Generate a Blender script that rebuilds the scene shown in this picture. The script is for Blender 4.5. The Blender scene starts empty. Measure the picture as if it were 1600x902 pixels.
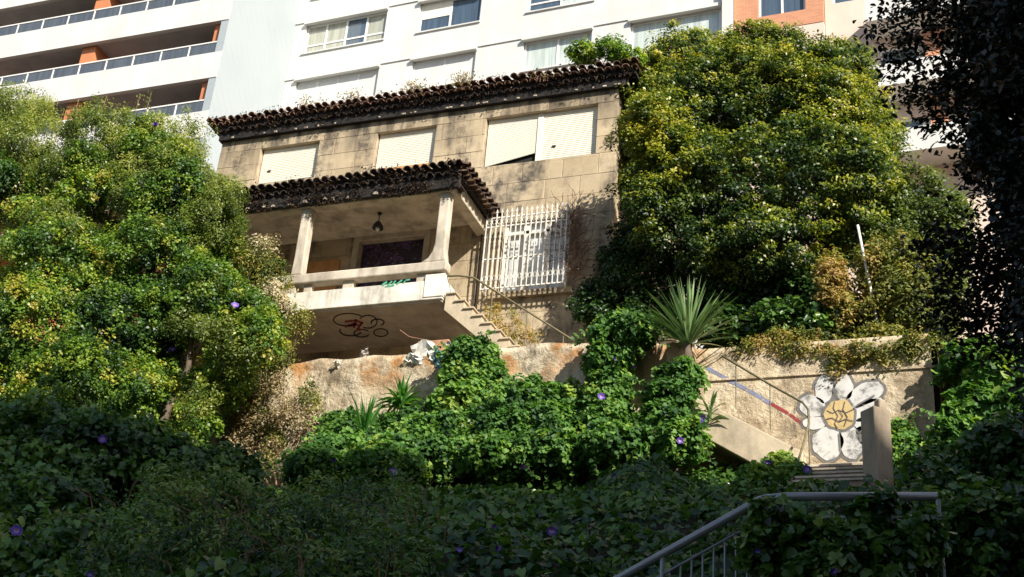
import bpy, math, random
import numpy as np
from mathutils import Vector, Matrix

# ------------------------------------------------------------------ camera, sky, sun, exposure
scene = bpy.context.scene
col = scene.collection
FPX, PPX, PPY = 2049.0, 800.0, 451.0
def cdir(px, py): return np.array([(px-PPX)/FPX, -(py-PPY)/FPX, -1.0])
_z = cdir(1150, -3600); _z /= np.linalg.norm(_z)
_x = -cdir(-5140, 975); _x -= _z*_x.dot(_z); _x /= np.linalg.norm(_x)
RC = np.array([_x, np.cross(_z, _x), _z])            # camera -> world
EYE = np.array([0.0, 0.0, 1.6])
cam = bpy.data.objects.new('camera', bpy.data.cameras.new('camera'))
col.objects.link(cam)
cam.matrix_world = Matrix.Translation(EYE) @ Matrix(RC.tolist()).to_4x4()
cam.data.lens = 36*FPX/1600; cam.data.sensor_width = 36
cam.data.clip_start = 0.1; cam.data.clip_end = 500
scene.camera = cam

SUN_AZ, SUN_EL = math.radians(52), math.radians(35)     # azimuth from -Y towards +X
SUN = Vector((math.cos(SUN_EL)*math.sin(SUN_AZ), -math.cos(SUN_EL)*math.cos(SUN_AZ), math.sin(SUN_EL)))
world = bpy.data.worlds.new('World'); scene.world = world; world.use_nodes = True
wn = world.node_tree
sky = wn.nodes.new('ShaderNodeTexSky'); sky.sky_type = 'NISHITA'; sky.sun_disc = False
sky.sun_elevation = SUN_EL; sky.sun_rotation = math.atan2(SUN.x, SUN.y)
wn.links.new(sky.outputs[0], wn.nodes['Background'].inputs[0])
wn.nodes['Background'].inputs[1].default_value = 0.095
sl = bpy.data.lights.new('sun', 'SUN'); sl.energy = 5.0; sl.angle = math.radians(0.5); sl.color = (1.0, 0.94, 0.84)
so = bpy.data.objects.new('sun', sl); col.objects.link(so)
so.rotation_euler = SUN.to_track_quat('Z', 'Y').to_euler(); so.location = (30, -25, 45)
vs = scene.view_settings
vs.view_transform = 'Standard'; vs.look = 'None'; vs.gamma = 1.0; vs.use_curve_mapping = False
vs.exposure = 0.85

# ------------------------------------------------------------------ helpers
rng = np.random.default_rng(7)
rnd = random.Random(5)

def at(px, py, Y):
    r = RC @ cdir(px, py); t = (Y-EYE[1])/r[1]
    return EYE + r*t

WORLD = {}
def wloc(o): return WORLD.get(o.name, Vector((0, 0, 0))) if o else Vector((0, 0, 0))
def link(o, parent=None, loc=None):
    col.objects.link(o)
    loc = Vector(loc) if loc is not None else Vector((0, 0, 0))
    WORLD[o.name] = loc
    if parent is not None:
        o.parent = parent; o.location = loc - wloc(parent)
    else:
        o.location = loc
    return o
def tag(o, label=None, cat=None, group=None, kind=None):
    if label: o['label'] = label
    if cat: o['category'] = cat
    if group: o['group'] = group
    if kind: o['kind'] = kind
    return o
def thing(name, loc, label, cat, group=None):
    o = bpy.data.objects.new(name, None); o.empty_display_size = 0.2
    link(o, None, loc); return tag(o, label, cat, group)

class MB:
    def __init__(s): s.v = []; s.f = []
    def add(s, v, f):
        n = len(s.v); s.v += [tuple(p) for p in v]; s.f += [tuple(i+n for i in q) for q in f]; return s
    def box(s, x0, x1, y0, y1, z0, z1):
        v = [(x0,y0,z0),(x1,y0,z0),(x1,y1,z0),(x0,y1,z0),(x0,y0,z1),(x1,y0,z1),(x1,y1,z1),(x0,y1,z1)]
        return s.add(v, [(0,3,2,1),(4,5,6,7),(0,1,5,4),(1,2,6,5),(2,3,7,6),(3,0,4,7)])
    def hexa(s, v8):
        return s.add(v8, [(0,3,2,1),(4,5,6,7),(0,1,5,4),(1,2,6,5),(2,3,7,6),(3,0,4,7)])
    def prism(s, pts, d0, d1, axis='y'):
        n = len(pts)
        mk = (lambda a, b, d: (a, d, b)) if axis == 'y' else ((lambda a, b, d: (d, a, b)) if axis == 'x' else (lambda a, b, d: (a, b, d)))
        v = [mk(a, b, d0) for a, b in pts] + [mk(a, b, d1) for a, b in pts]
        f = [tuple(range(n))[::-1], tuple(range(n, 2*n))] + [(i, (i+1) % n, n+(i+1) % n, n+i) for i in range(n)]
        return s.add(v, f)
    def tube(s, pts, r, k=6):
        pts = [Vector(p) for p in pts]; rs = r if hasattr(r, '__len__') else [r]*len(pts)
        v = []; prev = None
        for i, p in enumerate(pts):
            d = (pts[min(i+1, len(pts)-1)] - pts[max(i-1, 0)]).normalized()
            a = d.cross(Vector((0, 0, 1)) if abs(d.z) < .9 else Vector((1, 0, 0))).normalized()
            if prev is not None and a.dot(prev) < 0: a = -a
            prev = a
            b = d.cross(a)
            for j in range(k):
                t = 2*math.pi*j/k
                v.append(p + (a*math.cos(t) + b*math.sin(t))*rs[i])
        f = []
        for i in range(len(pts)-1):
            for j in range(k):
                f.append((i*k+j, i*k+(j+1) % k, (i+1)*k+(j+1) % k, (i+1)*k+j))
        f += [tuple(range(k)), tuple(range((len(pts)-1)*k, len(pts)*k))]
        return s.add(v, f)
    def xf(s, fn): s.v = [tuple(fn(p)) for p in s.v]; return s
    def mesh(s, name, m, smooth=False):
        me = bpy.data.meshes.new(name); me.from_pydata(s.v, [], s.f); me.validate()
        import bmesh
        bm = bmesh.new(); bm.from_mesh(me); bmesh.ops.recalc_face_normals(bm, faces=bm.faces); bm.to_mesh(me); bm.free()
        if m: me.materials.append(m)
        if smooth: me.polygons.foreach_set('use_smooth', [True]*len(me.polygons))
        return me
    def build(s, name, m, parent=None, smooth=False, bevel=0):
        o = bpy.data.objects.new(name, s.mesh(name, m, smooth)); link(o, parent)
        if bevel:
            b = o.modifiers.new('bevel', 'BEVEL'); b.width = bevel; b.segments = 2; b.limit_method = 'ANGLE'
        return o

# ------------------------------------------------------------------ materials
class NT:
    def __init__(s, name):
        s.m = bpy.data.materials.new(name); s.m.use_nodes = True
        s.t = s.m.node_tree; s.b = s.t.nodes['Principled BSDF']; s.out = s.t.nodes['Material Output']
    def n(s, kind, **kw):
        x = s.t.nodes.new('ShaderNode'+kind)
        for k, v in kw.items():
            if k.startswith('i_'): x.inputs[k[2:].replace('_', ' ')].default_value = v
            else: setattr(x, k, v)
        return x
    def l(s, a, b): s.t.links.new(a, b)
    def pos(s, sc=(1, 1, 1)):
        g = s.n('NewGeometry'); mp = s.n('Mapping'); mp.inputs['Scale'].default_value = sc
        s.l(g.outputs['Position'], mp.inputs[0]); return mp.outputs[0]
    def noise(s, scale, detail=5, rough=.6, sc=(1, 1, 1)):
        x = s.n('TexNoise'); x.inputs['Scale'].default_value = scale; x.inputs['Detail'].default_value = detail
        x.inputs['Roughness'].default_value = rough; s.l(s.pos(sc), x.inputs['Vector']); return x.outputs[0]
    def ramp(s, fac, stops):
        r = s.n('ValToRGB'); e = r.color_ramp.elements
        while len(e) < len(stops): e.new(.5)
        for i, (p, c) in enumerate(stops):
            e[i].position = p; e[i].color = (c, c, c, 1) if isinstance(c, (int, float)) else (*c, 1)
        s.l(fac, r.inputs[0]); return r.outputs[0]
    def mix(s, fac, a, b, mode='MIX'):
        x = s.n('Mix', data_type='RGBA', blend_type=mode)
        for sock, val in ((x.inputs[0], fac), (x.inputs[6], a), (x.inputs[7], b)):
            if isinstance(val, (int, float)): sock.default_value = val
            elif isinstance(val, tuple): sock.default_value = (*val, 1)
            else: s.l(val, sock)
        return x.outputs[2]
    def math(s, op, a, b=0.5):
        x = s.n('Math', operation=op)
        for sock, val in ((x.inputs[0], a), (x.inputs[1], b)):
            if isinstance(val, (int, float)): sock.default_value = val
            else: s.l(val, sock)
        return x.outputs[0]
    def bump(s, h, strength=.3, dist=.02):
        x = s.n('Bump'); x.inputs['Strength'].default_value = strength; x.inputs['Distance'].default_value = dist
        s.l(h, x.inputs['Height']); s.l(x.outputs[0], s.b.inputs['Normal'])
    def col(s, c):
        if isinstance(c, tuple): s.b.inputs['Base Color'].default_value = (*c, 1)
        else: s.l(c, s.b.inputs['Base Color'])
    def rough(s, r): s.b.inputs['Roughness'].default_value = r

def plain(name, c, rough=.7, var=.25, scale=3, metal=0, bump=.15, spec=.5):
    t = NT(name); n = t.noise(scale)
    lo = tuple(x*(1-var) for x in c); hi = tuple(min(1, x*(1+var*.6)) for x in c)
    t.col(t.ramp(n, [(.3, lo), (.7, hi)])); t.rough(rough); t.b.inputs['Metallic'].default_value = metal
    t.b.inputs['Specular IOR Level'].default_value = spec
    if bump: t.bump(t.noise(scale*12, 3), bump, .01)
    return t.m

def stone_mat():
    t = NT('granite_ashlar')
    oi = t.n('ObjectInfo')
    base = t.ramp(t.noise(1.1, 6), [(.28, (.38, .295, .18)), (.5, (.54, .43, .275)), (.72, (.65, .53, .36))])
    base = t.mix(.32, base, t.ramp(oi.outputs['Random'], [(0, (.36, .275, .17)), (.5, (.52, .41, .265)), (1, (.66, .535, .365))]))
    grain = t.ramp(t.noise(60, 3), [(.35, (.62, .62, .62)), (.65, (1.15, 1.12, 1.08))])
    base = t.mix(.55, base, t.mix(1, base, grain, 'MULTIPLY'))
    streak = t.ramp(t.noise(1.6, 6, .62, (1, 1, .16)), [(.43, 0), (.58, 1)])
    blot = t.ramp(t.noise(3.3, 7, .7), [(.40, 0), (.60, 1)])
    st = t.math('MULTIPLY', streak, blot)
    base = t.mix(t.math('MULTIPLY', st, .9), base, (.07, .058, .046))
    base = t.mix(t.ramp(t.noise(.75, 5, .6), [(.42, 0), (.7, .55)]), base, t.mix(1, base, (.66, .68, .72), 'MULTIPLY'))
    # soot running down from the eaves
    sp = t.n('SeparateXYZ'); t.l(t.pos(), sp.inputs[0])
    top = t.n('MapRange'); top.inputs[1].default_value = 19.2; top.inputs[2].default_value = 20.4; t.l(sp.outputs[2], top.inputs[0])
    run = t.ramp(t.noise(2.4, 6, .65, (1, 1, .10)), [(.43, 0), (.60, 1)])
    base = t.mix(t.math('MULTIPLY', t.math('MULTIPLY', run, top.outputs[0]), .95), base, (.045, .036, .028))
    lich = t.ramp(t.noise(1.7, 5, .6), [(.60, 0), (.70, 1)])
    low = t.n('MapRange'); low.inputs[1].default_value = 14.9; low.inputs[2].default_value = 13.2; t.l(sp.outputs[2], low.inputs[0])
    base = t.mix(t.math('MULTIPLY', lich, t.math('MULTIPLY', low.outputs[0], .7)), base, (.42, .27, .06))
    t.col(base); t.rough(.9); t.bump(t.noise(35, 5, .7), .5, .015); return t.m

def render_wall_mat():
    t = NT('peeling_render')
    b = t.ramp(t.noise(1.3, 9, .72), [(.30, (.17, .13, .08)), (.42, (.37, .285, .18)), (.50, (.52, .42, .28)), (.56, (.61, .51, .36)), (.75, (.68, .58, .43))])
    sp = t.n('SeparateXYZ'); t.l(t.pos(), sp.inputs[0])
    top = t.n('MapRange'); top.inputs[1].default_value = 11.5; top.inputs[2].default_value = 12.2; t.l(sp.outputs[2], top.inputs[0])
    rust = t.ramp(t.noise(1.15, 4, .55), [(.50, 0), (.57, 1)])
    b = t.mix(t.math('MULTIPLY', rust, t.math('MULTIPLY', top.outputs[0], .9)), b, t.ramp(t.noise(6, 4), [(.3, (.28, .12, .03)), (.7, (.52, .25, .07))]))
    run = t.math('MULTIPLY', t.ramp(t.noise(2.2, 6, .65, (1, 1, .15)), [(.5, 0), (.66, 1)]), t.ramp(t.noise(4, 6, .7), [(.42, 0), (.6, 1)]))
    b = t.mix(t.math('MULTIPLY', run, .75), b, (.085, .07, .05))
    crack = t.n('TexVoronoi', feature='DISTANCE_TO_EDGE'); crack.inputs['Scale'].default_value = 1.3
    wob = t.n('TexNoise'); wob.inputs['Scale'].default_value = 5; t.l(t.pos(), wob.inputs['Vector'])
    vm = t.n('VectorMath', operation='ADD'); t.l(t.pos(), vm.inputs[0]); t.l(wob.outputs[1], vm.inputs[1]); t.l(vm.outputs[0], crack.inputs['Vector'])
    ck = t.ramp(crack.outputs[0], [(0, .75), (.014, 0)])
    b = t.mix(t.math('MULTIPLY', ck, t.ramp(t.noise(.8, 3), [(.5, 0), (.56, 1)])), b, (.09, .07, .05))
    g = t.ramp(t.noise(50, 4), [(.3, .72), (.7, 1.12)])
    t.col(t.mix(.6, b, t.mix(1, b, g, 'MULTIPLY'))); t.rough(.93)
    t.bump(t.math('ADD', t.noise(9, 8, .7), t.math('MULTIPLY', t.noise(2.2, 6, .65), 2.5)), .8, .05); return t.m

def concrete_mat(name, c, dirt=.5, dscale=2.0):
    t = NT(name)
    lo = tuple(x*.72 for x in c); hi = tuple(min(1, x*1.12) for x in c)
    b = t.ramp(t.noise(2.3, 6), [(.3, lo), (.68, hi)])
    d = t.math('MULTIPLY', t.ramp(t.noise(dscale, 7, .68, (1, 1, .3)), [(.47, 0), (.68, 1)]), dirt)
    b = t.mix(d, b, (.10, .078, .05))
    g = t.ramp(t.noise(70, 3), [(.3, .78), (.7, 1.1)])
    b = t.mix(.5, b, t.mix(1, b, g, 'MULTIPLY'))
    t.col(b); t.rough(.88); t.bump(t.noise(28, 6, .7), .4, .012); return t.m

def tile_mat(name, lo, hi, moss, amt):
    t = NT(name); oi = t.n('ObjectInfo')
    b = t.mix(.5, t.ramp(oi.outputs['Random'], [(0, lo), (1, hi)]), t.ramp(t.noise(9, 5), [(.3, lo), (.7, hi)]))
    m = t.ramp(t.noise(5, 6, .7), [(.5-amt*.22, 1), (.6, 0)])
    b = t.mix(m, b, moss)
    li = t.ramp(t.noise(26, 4, .7), [(.66, 0), (.74, .7)])
    b = t.mix(li, b, (.34, .29, .22))
    t.col(b); t.rough(.95); t.bump(t.noise(40, 4), .5, .01); return t.m

def leaf_mat(name, stops, trans=.35, rough=.42, spec=.4):
    t = NT(name)
    a = t.n('Attribute', attribute_name='tint')
    c = t.ramp(a.outputs['Fac'], stops)
    t.col(c); t.rough(rough); t.b.inputs['Specular IOR Level'].default_value = spec
    tr = t.n('BsdfTranslucent'); t.l(t.mix(1, c, (1.5, 1.55, .7), 'MULTIPLY'), tr.inputs[0])
    ms = t.n('MixShader'); ms.inputs[0].default_value = trans
    t.l(t.b.outputs[0], ms.inputs[1]); t.l(tr.outputs[0], ms.inputs[2]); t.l(ms.outputs[0], t.out.inputs[0])
    return t.m

def paint_mat(name, c, wear=.45, scale=6):
    t = NT(name)
    t.col(t.ramp(t.noise(4, 5), [(.3, tuple(x*.75 for x in c)), (.7, c)])); t.rough(.8)
    tp = t.n('BsdfTransparent'); ms = t.n('MixShader')
    t.l(t.ramp(t.noise(scale, 7, .7), [(wear-.1, 1), (wear+.05, 0)]), ms.inputs[0])
    t.l(t.b.outputs[0], ms.inputs[1]); t.l(tp.outputs[0], ms.inputs[2]); t.l(ms.outputs[0], t.out.inputs[0])
    return t.m

def pane_mat(name, c, rough=.06):
    t = NT(name); t.col(t.ramp(t.noise(2.2, 2, .5, (3, 1, .2)), [(.35, tuple(x*.7 for x in c)), (.65, c)])); t.rough(rough)
    t.b.inputs['Specular IOR Level'].default_value = .6
    t.b.inputs['Coat Weight'].default_value = .6; t.b.inputs['Coat Roughness'].default_value = .03
    return t.m

def boards_mat():
    t = NT('spray_painted_boards')
    b = t.ramp(t.noise(3, 4), [(.35, (.010, .007, .014)), (.65, (.028, .02, .036))])
    w = t.n('TexNoise'); w.inputs['Scale'].default_value = 2.6; w.inputs['Distortion'].default_value = 2.6; w.inputs['Detail'].default_value = 2
    t.l(t.pos(), w.inputs['Vector'])
    b = t.mix(t.ramp(w.outputs[0], [(.54, 0), (.58, 1), (.62, 1), (.66, 0)]), b, (.11, .05, .17))
    b = t.mix(t.ramp(t.noise(14, 3), [(.63, 0), (.66, 1)]), b, (.20, .20, .22))
    t.col(b); t.rough(.6); return t.m

def brickface_mat():
    t = NT('orange_brick_cladding')
    br = t.n('TexBrick'); br.inputs['Scale'].default_value = 1; br.inputs['Brick Width'].default_value = .24; br.inputs['Row Height'].default_value = .075
    br.inputs['Mortar Size'].default_value = .007
    br.inputs['Color1'].default_value = (.46, .19, .095, 1); br.inputs['Color2'].default_value = (.55, .24, .125, 1); br.inputs['Mortar'].default_value = (.5, .3, .2, 1)
    sp = t.n('SeparateXYZ'); cb = t.n('CombineXYZ'); t.l(t.pos(), sp.inputs[0]); t.l(sp.outputs[0], cb.inputs[0]); t.l(sp.outputs[2], cb.inputs[1]); t.l(cb.outputs[0], br.inputs['Vector'])
    t.col(br.outputs[0]); t.rough(.85); return t.m

def tilewall_mat():
    t = NT('pale_tile_cladding')
    w = t.n('TexWave', wave_type='BANDS', bands_direction='DIAGONAL'); w.inputs['Scale'].default_value = .9; w.inputs['Distortion'].default_value = .6
    t.l(t.pos((0, 1.2, 1)), w.inputs['Vector'])
    c = t.mix(t.math('MULTIPLY', t.ramp(w.outputs[0], [(0, 1), (.08, 0)]), t.ramp(t.noise(.8, 4), [(.4, 0), (.65, .8)])), (.33, .365, .375), (.28, .315, .325))
    c = t.mix(t.ramp(t.noise(.7, 5), [(.45, 0), (.7, .35)]), c, (.28, .315, .33))
    t.col(c); t.rough(.6); return t.m

def whitewall_mat():
    t = NT('white_render')
    c = t.ramp(t.noise(.5, 5), [(.3, (.54, .53, .50)), (.7, (.635, .625, .59))])
    s = t.ramp(t.noise(1.5, 6, .6, (1, 1, .08)), [(.50, 0), (.75, .45)])
    c = t.mix(s, c, (.44, .425, .39))
    t.col(c); t.rough(.8); return t.m

M = {
 'stone': stone_mat(), 'mortar': plain('lime_mortar', (.40, .32, .22), .95, .4, 4),
 'render': render_wall_mat(),
 'porch': concrete_mat('weathered_porch_concrete', (.60, .52, .41), .55),
 'parapet': concrete_mat('whitewashed_parapet', (.80, .75, .64), .6, 2.6),
 'soffit': concrete_mat('porch_ceiling_plaster', (.58, .49, .36), .65, 2.2),
 'slabunder': concrete_mat('slab_underside', (.54, .47, .40), .3, 1.2),
 'stairs': concrete_mat('stair_concrete', (.56, .46, .32), .45),
 'pillar': concrete_mat('pillar_concrete', (.38, .30, .21), .5),
 'tile': tile_mat('eave_tile_reddish', (.19, .105, .075), (.36, .20, .135), (.085, .058, .042), .35),
 'tile_dark': tile_mat('eave_tile_mossy', (.03, .023, .02), (.085, .048, .034), (.010, .009, .009), 1.0),
 'tile_brown': tile_mat('canopy_tile_brown', (.10, .058, .038), (.19, .11, .07), (.03, .024, .018), .6),
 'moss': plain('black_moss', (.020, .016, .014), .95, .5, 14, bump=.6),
 'mortarbit': plain('eave_mortar', (.48, .40, .30), .95, .5, 12),
 'shutter': plain('cream_shutter', (.80, .74, .60), .55, .05, 1.5, bump=.05),
 'dark': plain('dark_interior', (.015, .013, .012), .9, .3, 3, bump=0),
 'orangeboard': plain('orange_board', (.55, .27, .10), .8, .25, 4),
 'iron_white': plain('white_painted_iron', (.70, .67, .60), .5, .2, 9),
 'iron_old': plain('old_green_rail', (.15, .125, .06), .7, .4, 10),
 'grey_metal': plain('grey_painted_steel', (.30, .31, .33), .38, .15, 6, metal=.35, bump=.05),
 'black_iron': plain('black_iron', (.02, .018, .016), .5, .3, 8),
 'boards': boards_mat(),
 'white': whitewall_mat(), 'tilewall': tilewall_mat(), 'brick': brickface_mat(),
 'terracotta': plain('terracotta_paint', (.52, .19, .08), .85, .12, 1.5),
 'pink': plain('pink_beige_render', (.64, .50, .41), .85, .08, 1.2),
 'greyconc': plain('grey_concrete', (.42, .40, .38), .85, .2, 1.2),
 'frame': plain('white_window_frame', (.72, .71, .67), .5, .06, 2, bump=0),
 'pane_curtain': pane_mat('curtained_glass', (.40, .40, .32)),
 'pane_blue': pane_mat('dark_blue_glass', (.075, .11, .15)),
 'pane_pale': pane_mat('pale_green_blind_glass', (.56, .62, .57), .15),
 'pane_white': pane_mat('lace_curtain_glass', (.66, .68, .67), .2),
 'rail_glass': pane_mat('grey_balcony_glass', (.10, .115, .13)),
 'asphalt': plain('asphalt', (.05, .05, .05), .9, .2, 5), 'soil': plain('hillside_soil', (.045, .034, .02), .98, .4, 2.5, bump=.6),
 'terrace': plain('terrace_earth', (.16, .12, .08), .98, .4, 2),
 'bark': plain('bark', (.11, .08, .055), .95, .4, 8, bump=.5), 'twig': plain('dry_twig', (.24, .13, .08), .9, .35, 10),
 'purple': plain('violet_petal', (.10, .045, .33), .6, .2, 25, bump=0), 'throat': plain('pale_throat', (.34, .22, .45), .6, .1, 20, bump=0),
 'paint_white': paint_mat('white_spray_paint', (.60, .59, .56), .43, 4), 'paint_grey': paint_mat('grey_spray_paint', (.17, .16, .15), .46, 3.0),
 'paint_yellow': paint_mat('yellow_spray_paint', (.56, .42, .19), .40, 7), 'paint_dark': paint_mat('dark_spray_line', (.10, .075, .07), .30, 9),
 'paint_red': paint_mat('red_spray_and_rail_shadow', (.32, .035, .04), .45, 9), 'paint_green': paint_mat('green_spray_paint', (.10, .42, .24), .40, 9),  # red serves the real scrawl and part of the painted handrail shadow
 'paint_rail_shadow': paint_mat('blue_grey_rail_shadow', (.22, .24, .36), .42, 7),  # colour of the handrail's shadow painted on the wall
 'paper': plain('white_paper', (.78, .74, .66), .8, .1, 4), 'bluecloth': plain('pale_blue_cloth', (.16, .34, .40), .9, .3, 9),
 'greyrag': plain('grey_rag', (.36, .33, .30), .95, .4, 9), 'pot': plain('brown_plank', (.40, .22, .12), .9, .3, 8),
}
L = {
 'tree': leaf_mat('yellow_green_leaves', [(0, (.015, .034, .010)), (.30, (.045, .09, .014)), (.50, (.17, .21, .02)), (.75, (.33, .33, .03)), (.96, (.42, .36, .04)), (1, (.40, .13, .06))], .3),
 'olive': leaf_mat('pale_olive_leaves', [(0, (.045, .08, .018)), (.4, (.14, .185, .035)), (.75, (.27, .30, .055)), (1, (.46, .43, .16))], .35),
 'mixed': leaf_mat('mixed_green_leaves', [(0, (.012, .035, .010)), (.3, (.05, .115, .016)), (.6, (.15, .25, .025)), (.82, (.30, .34, .035)), (1, (.42, .34, .07))], .35),
 'ivy': leaf_mat('bright_ivy_leaves', [(0, (.020, .06, .014)), (.45, (.07, .17, .028)), (.8, (.15, .28, .045)), (1, (.28, .36, .06))], .35, .55, .3),
 'vine': leaf_mat('morning_glory_leaves', [(0, (.014, .038, .010)), (.4, (.05, .115, .020)), (.75, (.12, .23, .034)), (1, (.26, .31, .08))], .3, .36, .5),
 'lime': leaf_mat('lime_leaves', [(0, (.05, .13, .016)), (.4, (.15, .26, .025)), (1, (.36, .40, .04))], .4),
 'dry': leaf_mat('dry_leaves', [(0, (.12, .085, .04)), (.35, (.27, .20, .10)), (.7, (.44, .36, .23)), (.9, (.55, .47, .34)), (1, (.18, .19, .05))], .2, .8, .15),
 'rust': leaf_mat('autumn_leaves', [(0, (.06, .085, .018)), (.35, (.18, .20, .035)), (.65, (.32, .25, .06)), (1, (.44, .28, .12))], .3, .7),
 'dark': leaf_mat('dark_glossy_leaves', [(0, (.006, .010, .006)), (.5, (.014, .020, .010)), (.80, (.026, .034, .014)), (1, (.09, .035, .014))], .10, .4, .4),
 'moss': leaf_mat('dry_black_moss', [(0, (.006, .005, .005)), (.6, (.022, .016, .012)), (.85, (.06, .035, .02)), (1, (.16, .10, .05))], .05, .9, .1),
 'spike': leaf_mat('sword_leaves', [(0, (.04, .10, .03)), (.4, (.12, .22, .075)), (.8, (.25, .35, .15)), (1, (.40, .42, .22))], .15, .35),
 'strap': leaf_mat('strap_leaves', [(0, (.03, .12, .02)), (.6, (.08, .22, .04)), (1, (.19, .30, .06))], .3, .4),
}

# ------------------------------------------------------------------ foliage
SHAPES = {
 'diamond': (np.array([(0,0,0),(.45,.5,.10),(1,0,-.10),(.45,-.5,.10)]), [(0,1,2,3)]),
 'oval': (np.array([(0,0,0),(.28,.42,.09),(.72,.36,.05),(1,0,-.10),(.72,-.36,.05),(.28,-.42,.09)]), [(0,3,2,1),(0,5,4,3)]),
 'heart': (np.array([(0,0,0),(-.16,.30,.03),(.18,.56,.09),(.62,.36,.03),(1,0,-.12),(.62,-.36,.03),(.18,-.56,.09),(-.16,-.30,.03)]), [(0,4,3,2,1),(0,7,6,5,4)]),
}
def leaf_mesh(name, mat, pos, nrm, size, width, tint, shape='diamond', droop=0.0):
    n = len(pos)
    nrm = nrm/np.maximum(np.linalg.norm(nrm, axis=1, keepdims=True), 1e-6)
    a = rng.normal(size=(n, 3)); a[:, 2] -= droop
    t = a - nrm*np.sum(a*nrm, axis=1, keepdims=True); t /= np.maximum(np.linalg.norm(t, axis=1, keepdims=True), 1e-6)
    b = np.cross(nrm, t)
    tv, faces = SHAPES[shape]; k = len(tv); m = len(faces[0])
    s = np.asarray(size).reshape(-1, 1, 1)*np.ones((n, 1, 1))
    off = (tv[:, 0]-.5)[None, :, None]*t[:, None, :] + (tv[:, 1]*width)[None, :, None]*b[:, None, :] + tv[:, 2][None, :, None]*nrm[:, None, :]
    v = (pos[:, None, :] + s*off).reshape(-1, 3)
    f = (np.array(faces)[None] + (np.arange(n)*k)[:, None, None]).reshape(-1, m)
    me = bpy.data.meshes.new(name)
    me.vertices.add(len(v)); me.vertices.foreach_set('co', v.astype(np.float32).ravel())
    me.loops.add(f.size); me.loops.foreach_set('vertex_index', f.astype(np.int32).ravel())
    me.polygons.add(len(f)); me.polygons.foreach_set('loop_start', np.arange(0, f.size, m, dtype=np.int32))
    me.update(calc_edges=True)
    at_ = me.attributes.new('tint', 'FLOAT', 'POINT'); at_.data.foreach_set('value', np.repeat(np.where(tint > 1.32, 1.0, np.clip(tint, 0, .955)), k).astype(np.float32))
    me.materials.append(mat)
    return me

def fbm(p, scale, seed=0):
    """cheap smooth pseudo-noise from sines, about -1..1"""
    r = np.random.default_rng(seed); out = np.zeros(len(p))
    for i in range(7):
        d = r.normal(size=3); d /= np.linalg.norm(d)
        out += np.sin(p@d*scale*(1+.45*i) + r.uniform(0, 6.28))/(1+.35*i)
    return out/3.0

def crown(blobs, tufts, per, tuft_r, seed=0, inner=.35, flat=1.0, up=.5):
    """leaf positions, normals and tuft ids spread through the union of ellipsoids"""
    r = np.random.default_rng(seed)
    B = np.array(blobs, float); w = (B[:, 3]*B[:, 4]*B[:, 5])**(2/3); w /= w.sum()
    idx = r.choice(len(B), size=tufts*3, p=w)
    d = r.normal(size=(tufts*3, 3)); d /= np.linalg.norm(d, axis=1, keepdims=True)
    lump = 1 + .20*fbm(d*1.0 + B[idx, :3], 2.6, seed)
    lump += .13*fbm(d*1.0 + B[idx, :3], 6.5, seed+1)
    rad = np.where(r.random(tufts*3) < inner, r.uniform(.3, .85, tufts*3), r.uniform(.84, 1.04, tufts*3))*lump
    rad *= np.where(r.random(tufts*3) < .10, r.uniform(1.05, 1.28, tufts*3), 1)
    c = B[idx, :3] + d*B[idx, 3:6]*rad[:, None]
    deep = np.zeros(len(c), bool)
    for b in B:
        q = np.linalg.norm((c-b[:3])/b[3:6], axis=1); deep |= (q < .62) & (r.random(len(c)) < .85)
    keep = np.where(~deep)[0][:tufts]
    c = c[keep]; d = d[keep]; nt = len(c)
    o = r.normal(size=(nt, per, 3)); o *= (r.random((nt, per, 1))**.4)/np.maximum(np.linalg.norm(o, axis=2, keepdims=True), 1e-6)
    tr = tuft_r*r.uniform(.6, 1.35, (nt, 1, 1)); o[:, :, 2] *= flat
    pos = (c[:, None, :] + o*tr).reshape(-1, 3)
    nrm = (d[:, None, :]*.35 + o*.4 + np.array([0, 0, up*.7]) + np.array(SUN)*.45 + r.normal(size=(nt, per, 3))*.5).reshape(-1, 3)
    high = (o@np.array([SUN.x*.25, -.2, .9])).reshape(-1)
    return pos, nrm, np.repeat(np.arange(nt), per), high, c

def limbs(parent, base, tops, r0, mat, name='trunk', seed=0, sides=7):
    q = random.Random(seed); mb = MB(); base = Vector(base)
    for k, tp in enumerate(tops):
        tp = Vector(tp); pts = []; N = 6
        for i in range(N+1):
            f = i/N; p = base.lerp(tp, f); p.z += .12*(tp-base).length*math.sin(f*math.pi)*.4
            if 0 < i < N: p += Vector((q.uniform(-.12, .12), q.uniform(-.12, .12), 0))*(tp-base).length*.18
            pts.append(p)
        mb.tube(pts, [r0*(1-.86*i/N)*(1 if k == 0 else .75) for i in range(N+1)], sides)
    return mb.build(name, mat, parent, True)

def foliage(root, mat, blobs, tufts, per, tuft_r, size, width, tint=(.45, .22, .12), seed=0, shape='diamond', name='crown',
            high_tint=0.0, inner=.35, flat=1.0, up=.5, droop=.3, kind=None):
    pos, nrm, tid, high, c = crown(blobs, tufts, per, tuft_r, seed, inner, flat, up)
    r = np.random.default_rng(seed+99)
    tt = tint[0] + tint[1]*fbm(c, 1.5, seed+3) + r.normal(size=len(c))*tint[2]
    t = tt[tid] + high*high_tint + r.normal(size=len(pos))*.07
    sz = size*r.uniform(.65, 1.3, len(pos))
    o = bpy.data.objects.new(name, leaf_mesh(name, mat, pos, nrm, sz, width, t, shape, droop)); link(o, root)
    return o

def blob(px, py, Y, rx, ry, rz):
    p = at(px, py, Y); return (p[0], p[1], p[2], rx, ry, rz)

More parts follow.
